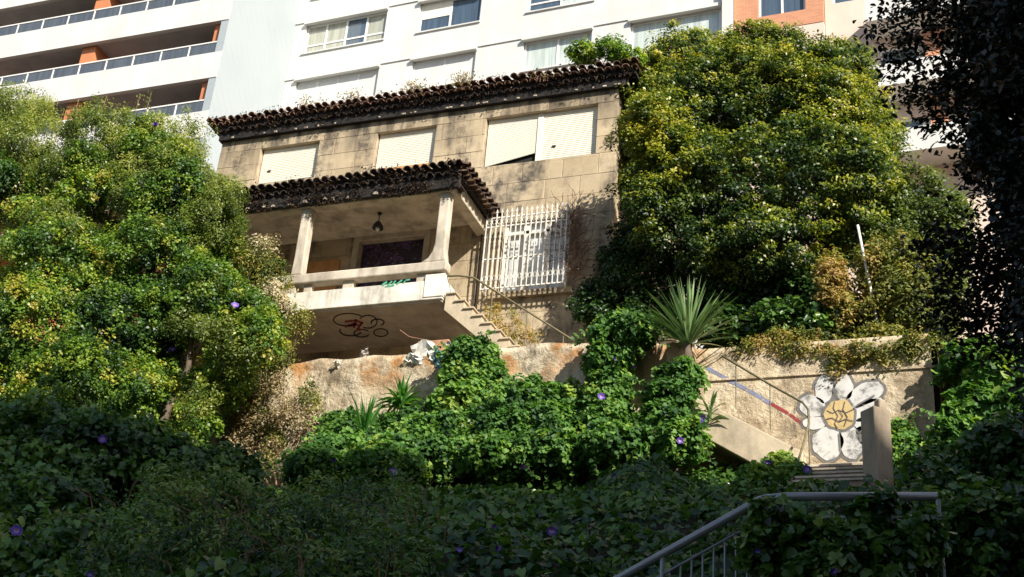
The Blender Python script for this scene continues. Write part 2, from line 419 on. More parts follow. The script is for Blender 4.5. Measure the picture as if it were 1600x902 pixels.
# ------------------------------------------------------------------ ground
GY = [-60, 2, 5, 8, 10, 12, 16, 19, 21, 22.4]
GZ = [0, 0, .5, 2.2, 3.3, 4.2, 6.4, 7.8, 8.5, 8.9]
def ground(x, y): return np.interp(y, GY, GZ)
mb = MB(); xs = np.linspace(-60, 40, 101); ys = np.concatenate([np.linspace(2, 22.45, 48)])
vv = []
for y in ys:
    for x in xs: vv.append((x, y, float(ground(x, y)) + (.14*math.sin(x*1.7+y)*math.sin(y*1.3-x*.6) if 4 < y < 22 else 0)))
nx = len(xs)
mb.add(vv, [(j*nx+i, j*nx+i+1, (j+1)*nx+i+1, (j+1)*nx+i) for j in range(len(ys)-1) for i in range(nx-1)])
tag(mb.build('hillside', M['soil'], None, True), 'dark earth slope rising from the street to the retaining wall', kind='structure')
tag(MB().box(-150, 150, -150, 2.2, -.3, -.004).build('street', M['asphalt']), 'asphalt street at the foot of the slope', kind='structure')
mb = MB().box(-60, 40, 22.97, 120, 6.0, 12.0)
tag(mb.build('terrace_ground', M['terrace']), 'earth terrace the old house stands on', kind='structure')

# ------------------------------------------------------------------ retaining wall with painted daisy
XW0, XW1, YW = -26.0, -0.55, 22.45
wall = thing('retaining_wall', (-9, 22.6, 8.5), 'long cream peeling retaining wall below the old house, stained rusty orange along the top', 'wall')
mb = MB(); xs = np.arange(XW0, XW1+.01, .14); zs = np.linspace(7.6, 12.42, 36); vv = []
for j, z in enumerate(zs):
    for x in xs:
        p = np.array([[x, 0, z]])
        left = min(1, max(0, (-4.9-x)/1.5))
        y = YW + left*(.06*fbm(p, 2.3, 4)[0] + .025*fbm(p, 8, 5)[0])
        zz = z if left > 0 else 7.6+(z-7.6)*(12.08-7.6)/(12.42-7.6)
        if 0 < left < 1: zz = 7.6+(z-7.6)*(12.08+.34*left-7.6)/(12.42-7.6)
        if j >= len(zs)-3: zz += left*.07*fbm(p*[1, 0, 0], 4, 8)[0]*(j-(len(zs)-4))/3
        vv.append((x, y, zz))
nx = len(xs); nz = len(zs)
mb.add(vv, [(j*nx+i, j*nx+i+1, (j+1)*nx+i+1, (j+1)*nx+i) for j in range(nz-1) for i in range(nx-1)])
top = [(vv[(nz-1)*nx+i][0], 22.96, vv[(nz-1)*nx+i][2]-.05) for i in range(nx)]
n0 = len(mb.v); mb.v += top
mb.f += [((nz-1)*nx+i, (nz-1)*nx+i+1, n0+i+1, n0+i) for i in range(nx-1)]
mb.v += [(XW1, 22.96, 7.6), (XW1, YW, 7.6), (XW1, YW, 12.08), (XW1, 22.96, 12.03)]; k = len(mb.v); mb.f.append((k-4, k-3, k-2, k-1))
mb.build('rendered_face', M['render'], wall, True)
# thin projecting string line over the lower stairs
MB().box(-5.2, XW1, YW-.035, YW+.02, 11.40, 11.44).build('string_line', M['render'], wall)

def wallpt(px, py, d): p = at(px, py, YW-d); return (p[0], YW-d, p[2])
def ellipse(cx, cy, a, b, ang, n=26, wob=.05, seed=0):
    q = random.Random(seed); ph = q.uniform(0, 6); A = math.radians(ang)
    out = []
    for i in range(n):
        t = 2*math.pi*i/n; k = 1 + wob*math.sin(3*t+ph) + wob*.7*math.sin(7*t+ph*2) + q.uniform(-.035, .035)
        x, y = a*k*math.cos(t), b*k*math.sin(t)
        out.append((cx + x*math.cos(A) - y*math.sin(A), cy + x*math.sin(A) + y*math.cos(A)))
    return out
def loop(cx, cy, a, b, a0=0, a1=360, n=18): return [(cx+a*math.cos(math.radians(a0+(a1-a0)*i/n)), cy+b*math.sin(math.radians(a0+(a1-a0)*i/n))) for i in range(n+1)]
def sheet(name, mat, polys, d, parent):
    m = MB()
    for i, pl in enumerate(polys):
        m.add([wallpt(x, y, d+i*.0006) for x, y in pl], [tuple(range(len(pl)))])
    return m.build(name, mat, parent)
petals = [  # pixel centre, half axes and turn of each petal on the wall plane
          (1289,606,13,22,14),(1318,604,13,21,-6),(1350,617,30,15,-27),(1355,640,24,12,-34),(1270,635,20,15,18),(1273,661,17,9,-3),
          (1294,692,22,24,12),(1330,690,18,25,-10),(1346,664,11,9,20),(1346,680,8,13,-12)]
sheet('petal_outline_paint', M['paint_grey'], [ellipse(x, y, a*1.1+5, b*1.1+5, g, seed=i) for i, (x, y, a, b, g) in enumerate(petals)] + [ellipse(1312, 648, 31, 30, 0)], .004, wall)  # grey outline painted around each petal
for i, (x, y, a, b, g) in enumerate(petals):
    sheet('painted_petal', M['paint_white'], [ellipse(x, y, a*1.1, b*1.1, g, seed=i)], .014, wall)
sheet('painted_ring', M['paint_grey'], [ellipse(1312, 648, 28, 27, 0)], .018, wall)
o = sheet('painted_heart_of_flower', M['paint_yellow'], [ellipse(1312, 648, 23.5, 23, 0)], .022, wall); o['label'] = 'yellow painted centre of the daisy'
def stroke(pts, w, d):
    """ribbon through pixel points on the wall, as a list of quads"""
    P = [np.array(p, float) for p in pts]; polys = []
    for a, b in zip(P[:-1], P[1:]):
        t = b-a; t /= max(np.linalg.norm(t), 1e-6); nn = np.array([-t[1], t[0]])*w/2; e = t*w*.3
        polys.append([tuple(a-nn-e), tuple(b-nn+e), tuple(b+nn+e), tuple(a+nn-e)])
    return polys
sheet('painted_scribble', M['paint_dark'],
      stroke([(1292,642),(1301,646),(1310,641),(1322,645),(1333,640)], 1.5, 0) + stroke([(1304,628),(1302,638),(1309,650),(1304,662),(1308,669)], 1.5, 0) + stroke([(1320,628),(1317,640),(1324,652),(1319,666)], 1.5, 0) +
      stroke([(1291,655),(1300,653),(1311,659),(1321,655),(1333,658)], 1.4, 0) + stroke([(1311,641),(1317,650),(1311,659)], 1.3, 0), .026, wall)
sheet('painted_petal_veins', M['paint_grey'], stroke([(1311,678),(1312,690),(1313,706)], 2.5, 0) + stroke([(1303,612),(1305,594)], 3, 0) + stroke([(1338,634),(1366,618)], 2.5, 0), .026, wall)
sheet('rail_shadow_line', M['paint_rail_shadow'], stroke([(1105,575),(1140,595),(1175,613),(1203,630)], 6, 0), .004, wall)  # handrail's cast shadow painted on the wall, upper part in blue grey
sheet('rail_shadow_line', M['paint_red'], stroke([(1203,630),(1230,645),(1256,664)], 5, 0), .005, wall)  # lower part of the same painted handrail shadow, in red
MB().box(-5.4, -4.9, 22.1, 22.44, 11.2, 12.1).build('buttress_stub', M['render'], wall, bevel=.02)

# ------------------------------------------------------------------ old house
house = thing('old_house', (-12.9, 27, 12.2), 'abandoned two storey stone house with tiled eaves, porch and closed cream shutters', 'house')
HX0, HX1, HY = -18.45, -7.45, 25.0
OPEN = [(-17.2, -15.47, 18.86, 19.98), (-13.82, -12.18, 18.74, 19.98), (-10.84, -7.96, 18.54, 19.98),   # upper windows
        (-13.86, -12.13, 13.95, 16.8), (-10.12, -8.46, 15.02, 16.92), (-17.6, -15.9, 14.9, 16.7)]            # door, grilled window, hidden window
def subtract(rects, o):
    out = []
    for (a, b, c, d) in rects:
        x0, x1, z0, z1 = o
        if b <= x0 or a >= x1 or d <= z0 or c >= z1: out.append((a, b, c, d)); continue
        if a < x0: out.append((a, x0, c, d))
        if b > x1: out.append((x1, b, c, d))
        m0, m1 = max(a, x0), min(b, x1)
        if c < z0: out.append((m0, m1, c, z0))
        if d > z1: out.append((m0, m1, z1, d))
    return out
import bmesh
bm = bmesh.new(); bmesh.ops.create_cube(bm, size=1); bmesh.ops.bevel(bm, geom=bm.edges[:], offset=.016, segments=1, affect='EDGES')
unit = bpy.data.meshes.new('stone_block'); bm.to_mesh(unit); bm.free(); unit.materials.append(M['stone'])
def block(cx, cy, cz, sx, sy, sz, parent, name='stone_block', me=unit):
    o = bpy.data.objects.new(name, me); link(o, parent, (cx, cy, cz)); o.scale = (sx, sy, sz); return o
# top course runs up behind the eave
courses = [11.7, 12.3, 12.85, 13.4, 13.95, 14.48, 15.02, 15.5, 15.98, 16.45, 16.92, 17.45, 17.98, 18.54, 19.02, 19.5, 19.98, 20.5]
for ci in range(len(courses)-1):
    z0, z1 = courses[ci], courses[ci+1]
    x = HX0; rects = []
    first = True
    while x < HX1-.01:
        w = rnd.uniform(.75, 1.25)*(.55 if (first and ci % 2) else 1); first = False
        x2 = x+w if HX1-(x+w) > .35 else HX1
        rects.append((x, x2, z0, z1)); x = x2
    for o in OPEN: rects = subtract(rects, o)
    for (a, b, c, d) in rects:
        if b-a < .05 or d-c < .05: continue
        g = .004; dy = rnd.uniform(-.006, .006)
        block((a+b)/2, HY+.15+dy, (c+d)/2, b-a-2*g, .30, d-c-2*g, house)
# mortar core behind the blocks, with the openings left free
core = [(HX0+.02, HX1-.02, 11.7, 20.5)]
for o in OPEN: core = subtract(core, o)
mb = MB()
for (a, b, c, d) in core: mb.box(a, b, HY+.012, HY+.29, c, d)
mb.build('mortar_joints', M['mortar'], house)
MB().box(HX0, HX0+.3, HY+.32, HY+8, 11.7, 20.5).box(HX1-.3, HX1, HY+.32, HY+8, 11.7, 20.5).box(HX0, HX1, HY+8, HY+8.3, 11.7, 20.5).build('side_walls', M['stone'], house)
MB().box(HX0+.35, HX1-.35, HY+1.2, HY+1.3, 12, 20.4).box(HX0+.35, HX1-.35, HY+.33, HY+1.3, 17.2, 17.3).build('dark_room', M['dark'], house)

def shutter(x0, x1, zb0, zb1, zt, n, y=HY+.13, hole=None):
    """roller shutter of horizontal slats; the bottom edge may slope"""
    mb = MB(); N = n
    for i in range(N):
        f0, f1 = i/N, (i+1)/N
        zl0, zl1 = zt+(zb0-zt)*f0, zt+(zb0-zt)*f1
        zr0, zr1 = zt+(zb1-zt)*f0, zt+(zb1-zt)*f1
        mid = .011
        v = [(x0, y, zl0), (x1, y, zr0), (x0, y-mid, (zl0*.45+zl1*.55)), (x1, y-mid, (zr0*.45+zr1*.55)), (x0, y, zl1), (x1, y, zr1)]
        mb.add(v, [(0, 1, 3, 2), (2, 3, 5, 4)])
    s = mb.build('shutter', M['shutter'], house)
    MB().box(x0, x1, y-.005, y+.03, zt-.01, zt+.02).build('top_rail', M['shutter'], s)
    if hole: MB().box(hole[0], hole[0]+.10, y-.024, y-.018, hole[1], hole[1]+.05).build('hole', M['dark'], s)
    return s
shutter(-17.17, -15.5, 18.94, 18.96, 19.97, 20, hole=(-16.95, 19.28))
shutter(-13.79, -12.21, 18.96, 18.93, 19.97, 20)
shutter(-10.81, -9.5, 18.62, 18.86, 19.97, 24)
s_ = shutter(-9.36, -7.99, 18.56, 18.56, 19.97, 26, hole=(-9.1, 18.95))
for (x0, x1, z0, z1) in OPEN[:3]:
    w = MB().box(x0+.02, x0+.07, HY+.14, HY+.2, z0, z1).box(x1-.07, x1-.02, HY+.14, HY+.2, z0, z1).build('window_frame', M['shutter'], house)
    MB().box(x0+.07, x1-.07, HY+.19, HY+.2, z0, z1).build('pane', M['dark'], w)
MB().box(-9.5, -9.36, HY+.10, HY+.2, 18.54, 19.98).build('window_mullion', M['shutter'], house)
MB().box(-13.5, -12.19, HY+.1, HY+.14, 18.745, 18.93).build('orange_board', M['orangeboard'], house)
for (x0, x1, z0, z1) in OPEN[:3]:
    MB().box(x0-.0, x1+.0, HY+.0, HY+.29, z0-.05, z0+.0).build('window_sill', M['stone'], house)
MB().box(-10.45, -10.2, HY+.10, HY+.13, 18.545, 18.61).build('sill_brick', M['parapet'], house)

# eaves: two rows of barrel tiles, the upper one reaching further out
def tile_mesh(name, mat, r=.092, ln=.5, th=.016, k=8):
    mb = MB(); v = []
    for (y, rr) in ((0, r), (ln, r*.88)):
        for q in range(k+1):
            a = math.pi*q/k; v.append((rr*math.cos(a), y, rr*math.sin(a)))
        for q in range(k+1):
            a = math.pi*q/k; v.append(((rr-th)*math.cos(a), y, (rr-th)*math.sin(a)))
    m = k+1; f = []
    for q in range(k):
        f += [(q, q+1, 2*m+q+1, 2*m+q), (m+q, 3*m+q, 3*m+q+1, m+q+1), (q, m+q, m+q+1, q+1)]
    f += [(0, 2*m, 3*m, m), (k, m+k, 3*m+k, 2*m+k)]
    return MB().add(v, f).mesh(name, mat)
T_red, T_dark, T_brown = tile_mesh('roof_tile', M['tile']), tile_mesh('roof_tile', M['tile_dark']), tile_mesh('roof_tile', M['tile_brown'])
def tiles(me, p0, p1, out, z, slope, step, parent, jit=.02, flip=False):
    p0 = Vector(p0); p1 = Vector(p1); n = int((p1-p0).length/step); d = (p1-p0)/n
    ang = math.atan2(-out[0], out[1])          # +y of the tile points away from 'out' after turning
    for i in range(n):
        p = p0 + d*(i+.5)
        o = bpy.data.objects.new('roof_tile', me)
        q = Vector((p.x + out[0]*rnd.uniform(-jit, jit), p.y + out[1]*rnd.uniform(-jit, jit), z + rnd.uniform(-.012, .012)))
        link(o, parent, q); sc_ = rnd.uniform(.86, 1.1); o.scale = (sc_, 1, rnd.uniform(.7, 1.05))
        o.rotation_euler = (slope + rnd.uniform(-.09, .09), math.pi if flip else rnd.uniform(-.06, .06), math.atan2(out[0], -out[1]) + rnd.uniform(-.04, .04))
# main roof
roof = MB()
ex0, ex1, ey = -18.85, -6.9, 24.7
rz = 20.82; rid = 22.9
roof.add([(ex0, ey, rz), (ex1, ey, rz), (ex1, 33.7, rz), (ex0, 33.7, rz), (-15, 29.1, rid), (-10.8, 29.1, rid)],
         [(0, 1, 5, 4), (1, 2, 5), (2, 3, 4, 5), (3, 0, 4), (0, 3, 2, 1)])
roof_o = roof.build('roof', M['tile_brown'], house)
tiles(T_red, (ex0, 24.62, 0), (ex1, 24.62, 0), (0, -1), 20.83, .28, .215, roof_o, .035)
tiles(T_red, (ex0+.11, 24.68, 0), (ex1, 24.68, 0), (0, -1), 20.71, .20, .215, roof_o, .035)
tiles(T_dark, (ex0+.2, 24.78, 0), (ex1-.2, 24.78, 0), (0, -1), 20.55, .12, .215, roof_o, .035)
tiles(T_red, (ex0, 24.7, 0), (ex0, 26.6, 0), (-1, 0), 20.88, .28, .225, roof_o)
tiles(T_dark, (ex0+.22, 24.8, 0), (ex0+.22, 26.6, 0), (-1, 0), 20.60, .12, .225, roof_o)
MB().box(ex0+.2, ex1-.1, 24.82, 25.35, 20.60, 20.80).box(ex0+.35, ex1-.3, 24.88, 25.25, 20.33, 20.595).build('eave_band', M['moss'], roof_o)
for i in range(30):
    x = rnd.uniform(ex0+.5, ex1-.4); w = rnd.uniform(.04, .10); MB().box(x, x+w, 24.86, 24.98, 20.34+rnd.uniform(0, .02), 20.395).build('eave_mortar', M['mortarbit'], roof_o, bevel=.012)

# porch: slab, parapet, beams, columns, canopy
PX0, PX1, PY0 = -17.6, -10.55, 22.95  # left end lengthened out of sight behind the tree to shade the wall
slab = MB().box(PX0, PX1, PY0, HY-.01, 13.86, 14.06).build('porch_slab', M['slabunder'], house)
# graffiti on the underside
def under(px, py, z=13.853):
    r = RC @ cdir(px, py); t = (z-EYE[2])/r[2]; p = EYE + r*t; return (p[0], p[1], z)
def usheet(name, mat, pts_list, w, z):
    m = MB()
    for pts in pts_list:
        for pl in stroke(pts, w, 0): m.add([under(x, y, z) for x, y in pl], [(0, 1, 2, 3)])
    return m.build(name, mat, slab)
usheet('underside_scribble', M['paint_dark'], [loop(545,500,24,10,60,330), loop(575,503,14,10,-150,120), loop(595,520,11,6), loop(590,504,10,5,-200,60), loop(565,521,12,6,20,330), loop(548,517,17,8,20,200)], 1.8, 13.853)
usheet('underside_red_scrawl', M['paint_red'], [[(540,503),(556,501),(566,505),(558,514)], [(545,508),(560,508),(562,518)], [(540,511),(556,505)], [(556,500),(553,512)]], 3.2, 13.850)
MB().box(PX0, PX1+.02, PY0-.06, PY0+.12, 13.90, 14.36).build('porch_parapet', M['parapet'], house, bevel=.015)
MB().box(PX1-.12, PX1+.06, PY0+.13, PY0+.5, 13.91, 14.36).build('porch_parapet', M['parapet'], house, bevel=.015)
MB().box(PX1-.42, PX1+.04, PY0-.08, PY0+.14, 13.95, 14.50).build('porch_post', M['parapet'], house, bevel=.015)
MB().box(-14.5, -14.15, PY0-.05, PY0+.12, 14.362, 14.60).build('porch_post', M['porch'], house, bevel=.015)
for (x0, x1) in ((-13.95, -13.75), (-12.98, -12.72), (-11.2, -10.95)):
    MB().box(x0, x1, PY0-.03, PY0+.10, 14.362, 14.555).build('rail_block', M['porch'], house, bevel=.01)
MB().box(-14.75, PX1+.06, PY0-.12, PY0+.16, 14.56, 14.80).build('porch_rail', M['porch'], house, bevel=.03)
mb = MB()
for pl in [stroke([(598,445),(604,441)], 3, 0), stroke([(606,446),(612,440)], 2.5, 0), stroke([(613,445),(618,439)], 2.2, 0), stroke([(620,444),(628,438)], 2.5, 0), stroke([(630,443),(634,438),(640,437)], 2, 0), stroke([(602,448),(616,446)], 2, 0)]:
    for q in pl: mb.add([tuple(at(x, y, PY0-.068)) for x, y in q], [(0, 1, 2, 3)])
mb.build('green_spray_mark', M['paint_green'], house)
def column(x, flare):
    pts = [(x-.15, 14.802), (x+.13, 14.802)]
    if flare: pts = [(x-.42, 14.802), (x+.17, 14.802)]
    rt = [(x+.12, 15.1), (x+.11, 16.52)]; lf = [(x-.13, 16.52), (x-.13, 15.25)] + ([(x-.17, 15.05), (x-.26, 14.90)] if flare else [])
    return MB().prism(pts+rt+lf, PY0-.1, PY0+.13).build('porch_column', M['porch'], house, bevel=.025)
column(-14.16, False); column(-10.70, True)
# ceiling and beams
MB().box(PX0, PX1-.02, PY0-.02, HY-.01, 16.93, 17.03).build('porch_ceiling', M['soffit'], house)
MB().box(PX0, PX1+.05, PY0-.14, PY0+.12, 16.525, 16.92).build('porch_beam', M['soffit'], house, bevel=.02)
MB().box(PX1-.22, PX1+.05, PY0+.13, HY-.012, 16.60, 16.92).build('porch_beam', M['soffit'], house, bevel=.02)
can = MB()
cx0, cx1, cy = -17.7, -10.22, 22.62  # canopy runs on left behind the tree, added length shades the wall
can.add([(cx0, cy, 17.05), (cx1, cy, 17.05), (cx1, HY-.012, 17.05), (cx0, HY-.012, 17.05), (cx0+.8, HY-.012, 17.6), (cx1-1.0, HY-.012, 17.6)],
        [(0, 1, 5, 4), (1, 2, 5), (2, 3, 4, 5), (3, 0, 4), (0, 3, 2, 1)])
canopy = can.build('canopy_roof', M['tile_brown'], house)
tiles(T_dark, (cx0, 22.52, 0), (cx1, 22.52, 0), (0, -1), 17.06, .26, .205, canopy)
tiles(T_dark, (cx0, 22.62, 0), (cx1-.1, 22.62, 0), (0, -1), 16.86, .1, .205, canopy)
tiles(T_dark, (cx0, 22.70, 0), (cx1-.1, 22.70, 0), (0, -1), 16.66, .05, .205, canopy)
tiles(T_brown, (cx1+.1, 22.6, 0), (cx1+.1, HY-.02, 0), (1, 0), 17.06, .26, .205, canopy)
tiles(T_brown, (cx1+.02, 22.65, 0), (cx1+.02, HY-.02, 0), (1, 0), 16.92, .1, .205, canopy)
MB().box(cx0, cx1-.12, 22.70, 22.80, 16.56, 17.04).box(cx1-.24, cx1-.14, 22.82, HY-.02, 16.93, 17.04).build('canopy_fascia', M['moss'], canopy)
for i in range(26):
    if rnd.random() < .5: continue
    x = cx0+.1+i*.215+rnd.uniform(-.05, .05); w = rnd.uniform(.05, .13); z = 16.57+rnd.uniform(-.02, .03)
    MB().prism([(x, z), (x+w, z+rnd.uniform(-.02, .02)), (x+w*.8, z+.05), (x+w*.3, z+rnd.uniform(.05, .08))], 22.66, 22.75).build('canopy_mortar', M['mortarbit'], canopy)

def moss(parent, x0, x1, y0, y1, z0, z1, n, seed):
    r = np.random.default_rng(seed); x = r.uniform(x0, x1, n); keep = (np.sin(x*3.1+seed)+np.sin(x*7.7)+r.normal(0, .8, n)) > -.2
    x = x[keep]; m = len(x); p = np.column_stack([x, r.uniform(y0, y1, m), z0+(z1-z0)*r.random(m)])
    o = bpy.data.objects.new('moss', leaf_mesh('moss', L['moss'], p, r.normal(size=(m, 3)), .055*r.uniform(.5, 1.3, m), .6, r.random(m))); link(o, parent); tag(o, kind='stuff')
moss(canopy, cx0, cx1, 22.47, 22.62, 16.62, 17.12, 2800, 1)
moss(canopy, cx0, cx1-.2, 22.62, 22.72, 16.46, 16.74, 3600, 6)
moss(canopy, cx0, cx1, 22.47, 22.9, 17.08, 17.24, 900, 2)
moss(roof_o, ex0, ex1, 24.62, 24.82, 20.42, 20.72, 1900, 3)
moss(roof_o, ex0, ex1, 24.6, 24.9, 20.90, 21.02, 1300, 4)
# door opening boarded up and sprayed
MB().box(-13.84, -12.15, HY+.18, HY+.22, 14.06, 16.79).build('boarded_door', M['boards'], house)
MB().box(-14.02, -13.865, HY-.03, HY+.1, 14.07, 16.96).box(-12.125, -11.97, HY-.03, HY+.1, 14.07, 16.96).box(-13.865, -12.125, HY-.03, HY+.1, 16.805, 16.96).build('door_surround', M['soffit'], house)
MB().box(-15.25, -14.3, HY-.08, HY-.02, 14.1, 16.32).build('leaning_board', M['orangeboard'], house)
# grilled window
win = MB().box(-10.10, -10.02, HY+.1, HY+.18, 15.04, 16.90).box(-8.56, -8.48, HY+.1, HY+.18, 15.04, 16.90).box(-9.63, -9.50, HY+.1, HY+.18, 15.04, 16.90).box(-9.08, -8.98, HY+.1, HY+.18, 15.04, 16.9)\
    .box(-10.02, -8.56, HY+.1, HY+.18, 16.6, 16.68).box(-10.02, -8.56, HY+.1, HY+.18, 15.04, 15.12).build('window', M['iron_white'], house)
MB().box(-10.09, -8.49, HY+.19, HY+.2, 15.05, 16.9).build('pane', M['pane_white'], win)
MB().box(-10.3, -8.3, HY-.12, HY-.008, 14.86, 15.0).build('window_sill', M['stone'], house)
grille = MB().box(-10.42, -8.44, 24.66, 24.69, 16.84, 16.87).box(-10.42, -8.44, 24.66, 24.69, 16.60, 16.63).box(-10.42, -8.44, 24.66, 24.69, 14.98, 15.01).box(-10.42, -8.44, 24.66, 24.69, 15.75, 15.775)\
    .box(-10.42, -10.39, 24.69, HY-.01, 14.98, 15.01).box(-8.47, -8.44, 24.69, HY-.01, 14.98, 15.01).box(-10.42, -10.39, 24.69, HY-.01, 16.84, 16.87).box(-8.47, -8.44, 24.69, HY-.01, 16.84, 16.87).build('window_grille', M['iron_white'], house)
barm = MB().box(-.011, .011, -.011, .011, 0, 2.02).prism([(-.03, 2.0), (.03, 2.0), (0, 2.10)], -.01, .01)
for k in range(-2, 3): barm.box(-.02, .02, -.013, .013, .38+.32*(k+2), .42+.32*(k+2)) if k % 2 else None
barme = barm.mesh('bar', M['iron_white'])
for i in range(17):
    o = bpy.data.objects.new('bar', barme); link(o, grille, (-10.405+i*.1228, 24.648, 14.97))
for i in range(3):
    for x in (-10.405, -8.455):
        o = bpy.data.objects.new('bar', barme); link(o, grille, (x, 24.75+.1*i, 14.97))
curl = MB()
for i in range(16):
    cx = -10.344+i*.1228
    curl.tube([(cx+.045*math.cos(t*.9), 24.65, 16.73+.06*math.sin(t*.9)) for t in range(8)], .008, 4)
    curl.tube([(cx+.04*math.cos(t*.9), 24.65, 15.25+.07*math.sin(t*.9)) for t in range(8)], .008, 4)
tag(curl.build('scroll_work', M['iron_white'], grille), kind='stuff')
# downpipe line beside grille
MB().tube([(-10.62, 24.93, 14.1), (-10.62, 24.93, 16.9)], .02, 6).build('cable', M['black_iron'], house)

# porch stairs
NS = 8; sx0, sx1, szt, szb = -10.48, -8.72, 14.02, 12.46
dx = (sx1-sx0)/NS; dz = (szt-szb)/NS
stair_pts = [(sx0, szt)]
for i in range(NS):
    stair_pts += [(sx0+dx*(i+1), szt-dz*i), (sx0+dx*(i+1), szt-dz*(i+1))]
stairs = MB().prism(stair_pts + [(sx1+.1, szb), (sx1+.1, szb-.15), (sx1-.2, szb-.15), (sx0, szt-.36)], PY0+.02, PY0+.95).build('porch_stairs', M['stairs'], house)
for i in range(NS):
    MB().box(sx0+dx*i+.004, sx0+dx*(i+1)+.03, PY0-.02, PY0+.97, szt-dz*i+.002, szt-dz*i+.035).build('stair_tread', M['stairs'], stairs)
rail = [at(697, 432, 23.0), at(716, 431, 23.0), at(740, 434, 23.0), at(820, 484, 23.0), at(897, 533, 23.0)]
hr = MB().tube([tuple(p) for p in rail], .022, 6).build('porch_handrail', M['iron_old'], house, True)
for f in (.2, .55, .9):
    p = np.array(rail[2])*(1-f)+np.array(rail[4])*f
    zb = max(12.4, szt - (p[0]-sx0)/(sx1-sx0)*(szt-szb))
    MB().tube([tuple(p), (p[0], p[1], zb)], .012, 5).build('rail_post', M['iron_old'], hr)
lamp = thing('hanging_lamp', (-12.89, 24, 16.45), 'black iron lamp hanging from the porch ceiling', 'lamp')
MB().tube([(-12.89, 24, 16.92), (-12.89, 24, 16.7)], .012, 5).box(-12.93, -12.85, 23.96, 24.04, 16.88, 16.93).build('stem', M['black_iron'], lamp)
MB().tube([(-12.89, 24, 16.70), (-12.89, 24, 16.66), (-12.89, 24, 16.58), (-12.89, 24, 16.50)], [.03, .07, .12, .14], 10).build('shade', M['black_iron'], lamp, True)
MB().tube([(-12.89, 24, 16.52), (-12.89, 24, 16.46), (-12.89, 24, 16.43)], [.05, .05, .02], 8).build('bulb', M['iron_white'], lamp, True)
# left end pier below the slab
MB().box(-18.4, -17.62, 24.2, 24.98, 11.8, 13.9).build('porch_pier', M['stone'], house)

# ------------------------------------------------------------------ lower stairs by the daisy
ls = thing('garden_stairs', (-3, 21.4, 8.6), 'worn concrete garden stairs against the daisy wall with a sloping side', 'stairs')
fx0, fx1, fz0, fz1 = -4.75, -2.82, 10.66, 9.50
fn = 7; ddx = (fx1-fx0)/fn; ddz = (fz0-fz1)/fn
MB().prism([(fx0, fz0+.04), (fx1, fz1+.04), (fx1, fz1-.50), (fx1-.35, fz1-.44), (fx0, fz0-.62)], 21.40, 21.52).build('stair_side', M['stairs'], ls, bevel=.012)
MB().prism([(fx0, fz0-.24), (fx1-.02, fz1-.16), (fx1-.5, fz1-.3), (fx0, fz0-.58)], 21.53, 22.4).build('stair_underside', M['stairs'], ls)
for i in range(fn):
    MB().box(fx0+ddx*i, fx0+ddx*(i+1)+.02, 21.53, 22.43, fz0-ddz*(i+1)-.10, fz0-ddz*(i+1)).build('step', M['stairs'], ls, bevel=.01)
MB().box(-2.80, -1.3, 21.42, 22.44, 8.6, 9.33).build('landing', M['stairs'], ls)
for i in range(5):
    y1 = 21.41-.29*i
    MB().box(-2.80, -1.72, y1-.29, y1-.002, 8.0, 9.16-.165*i).build('step', M['pillar'], ls)
    MB().box(-2.80, -1.72, y1-.32, y1-.003, 9.162-.165*i, 9.195-.165*i).build('step_nosing', M['porch'], ls)
grail = thing('iron_handrail', (-3, 21.4, 9), 'thin rusty green iron handrail following the garden stairs by the daisy', 'handrail')
g0 = [at(1128, 556, 21.42), at(1160, 575, 21.42), at(1200, 599, 21.42), at(1254, 629, 21.42), at(1263, 640, 21.40), at(1264, 662, 21.2), at(1252, 705, 20.8), at(1232, 765, 20.0)]
go = MB().tube([tuple(p) for p in g0], .022, 6).build('rail', M['iron_old'], grail, True)
for px, py in ((1203, 600), (1150, 570)):
    p = at(px, py, 21.43); MB().tube([tuple(p), (p[0], p[1], p[2]-.85)], .010, 5).build('post', M['iron_old'], grail)
for q, zb in ((g0[4], 9.3), (g0[7], 8.0)):
    MB().tube([tuple(q), (q[0], q[1], zb)], .014, 5).build('post', M['iron_old'], grail)
pil = thing('concrete_pillar', (-1.53, 20.5, 8.3), 'short square weathered concrete pillar beside the steps under the daisy', 'pillar')
h = .17*1.414
MB().prism([(-1.53-h, 20.5), (-1.53, 20.5-h), (-1.53+h, 20.5), (-1.53, 20.5+h)], 8.0, 9.86, 'z').build('shaft', M['pillar'], pil, bevel=.02)
h2 = h*.7
MB().prism([(-1.45-h2*.6, 20.52), (-1.45, 20.52-h2*.6), (-1.45+h2*.6, 20.52), (-1.45, 20.52+h2*.6)], 9.862, 10.05, 'z').build('broken_top', M['pillar'], pil, bevel=.03)

# ------------------------------------------------------------------ foreground grey railing with its landing and flight
lr = thing('grey_railing', (-1.5, 12, 4.5), 'grey tubular steel railing with thin balusters, sloping down along the street stairs', 'railing')
tp = [tuple(at(960, 908, 12)), tuple(at(1176, 788, 12)), tuple(at(1190, 780, 12)), tuple(at(1232, 776, 12)), tuple(at(1465, 776, 12))]
A, B_, E_ = np.array(tp[0]), np.array(tp[1]), np.array(tp[4])
MB().tube([tp[0] if False else tuple(A-(B_-A)*.9), tp[1], tp[2], tp[3], tp[4]], .040, 10).build('top_rail', M['grey_metal'], lr, True)
def sub(a, dz_): return (a[0], a[1], a[2]-dz_)
MB().tube([sub(A-(B_-A)*.9, .20), sub(B_, .20)], .014, 6).tube([sub(tp[3], .20), sub(E_, .20)], .014, 6).build('lower_rail', M['grey_metal'], lr, True)
MB().tube([sub(A-(B_-A)*.9, .92), sub(B_, .92)], .016, 6).tube([sub(tp[3], .92), sub(E_, .92)], .016, 6).build('bottom_rail', M['grey_metal'], lr, True)
n = 24
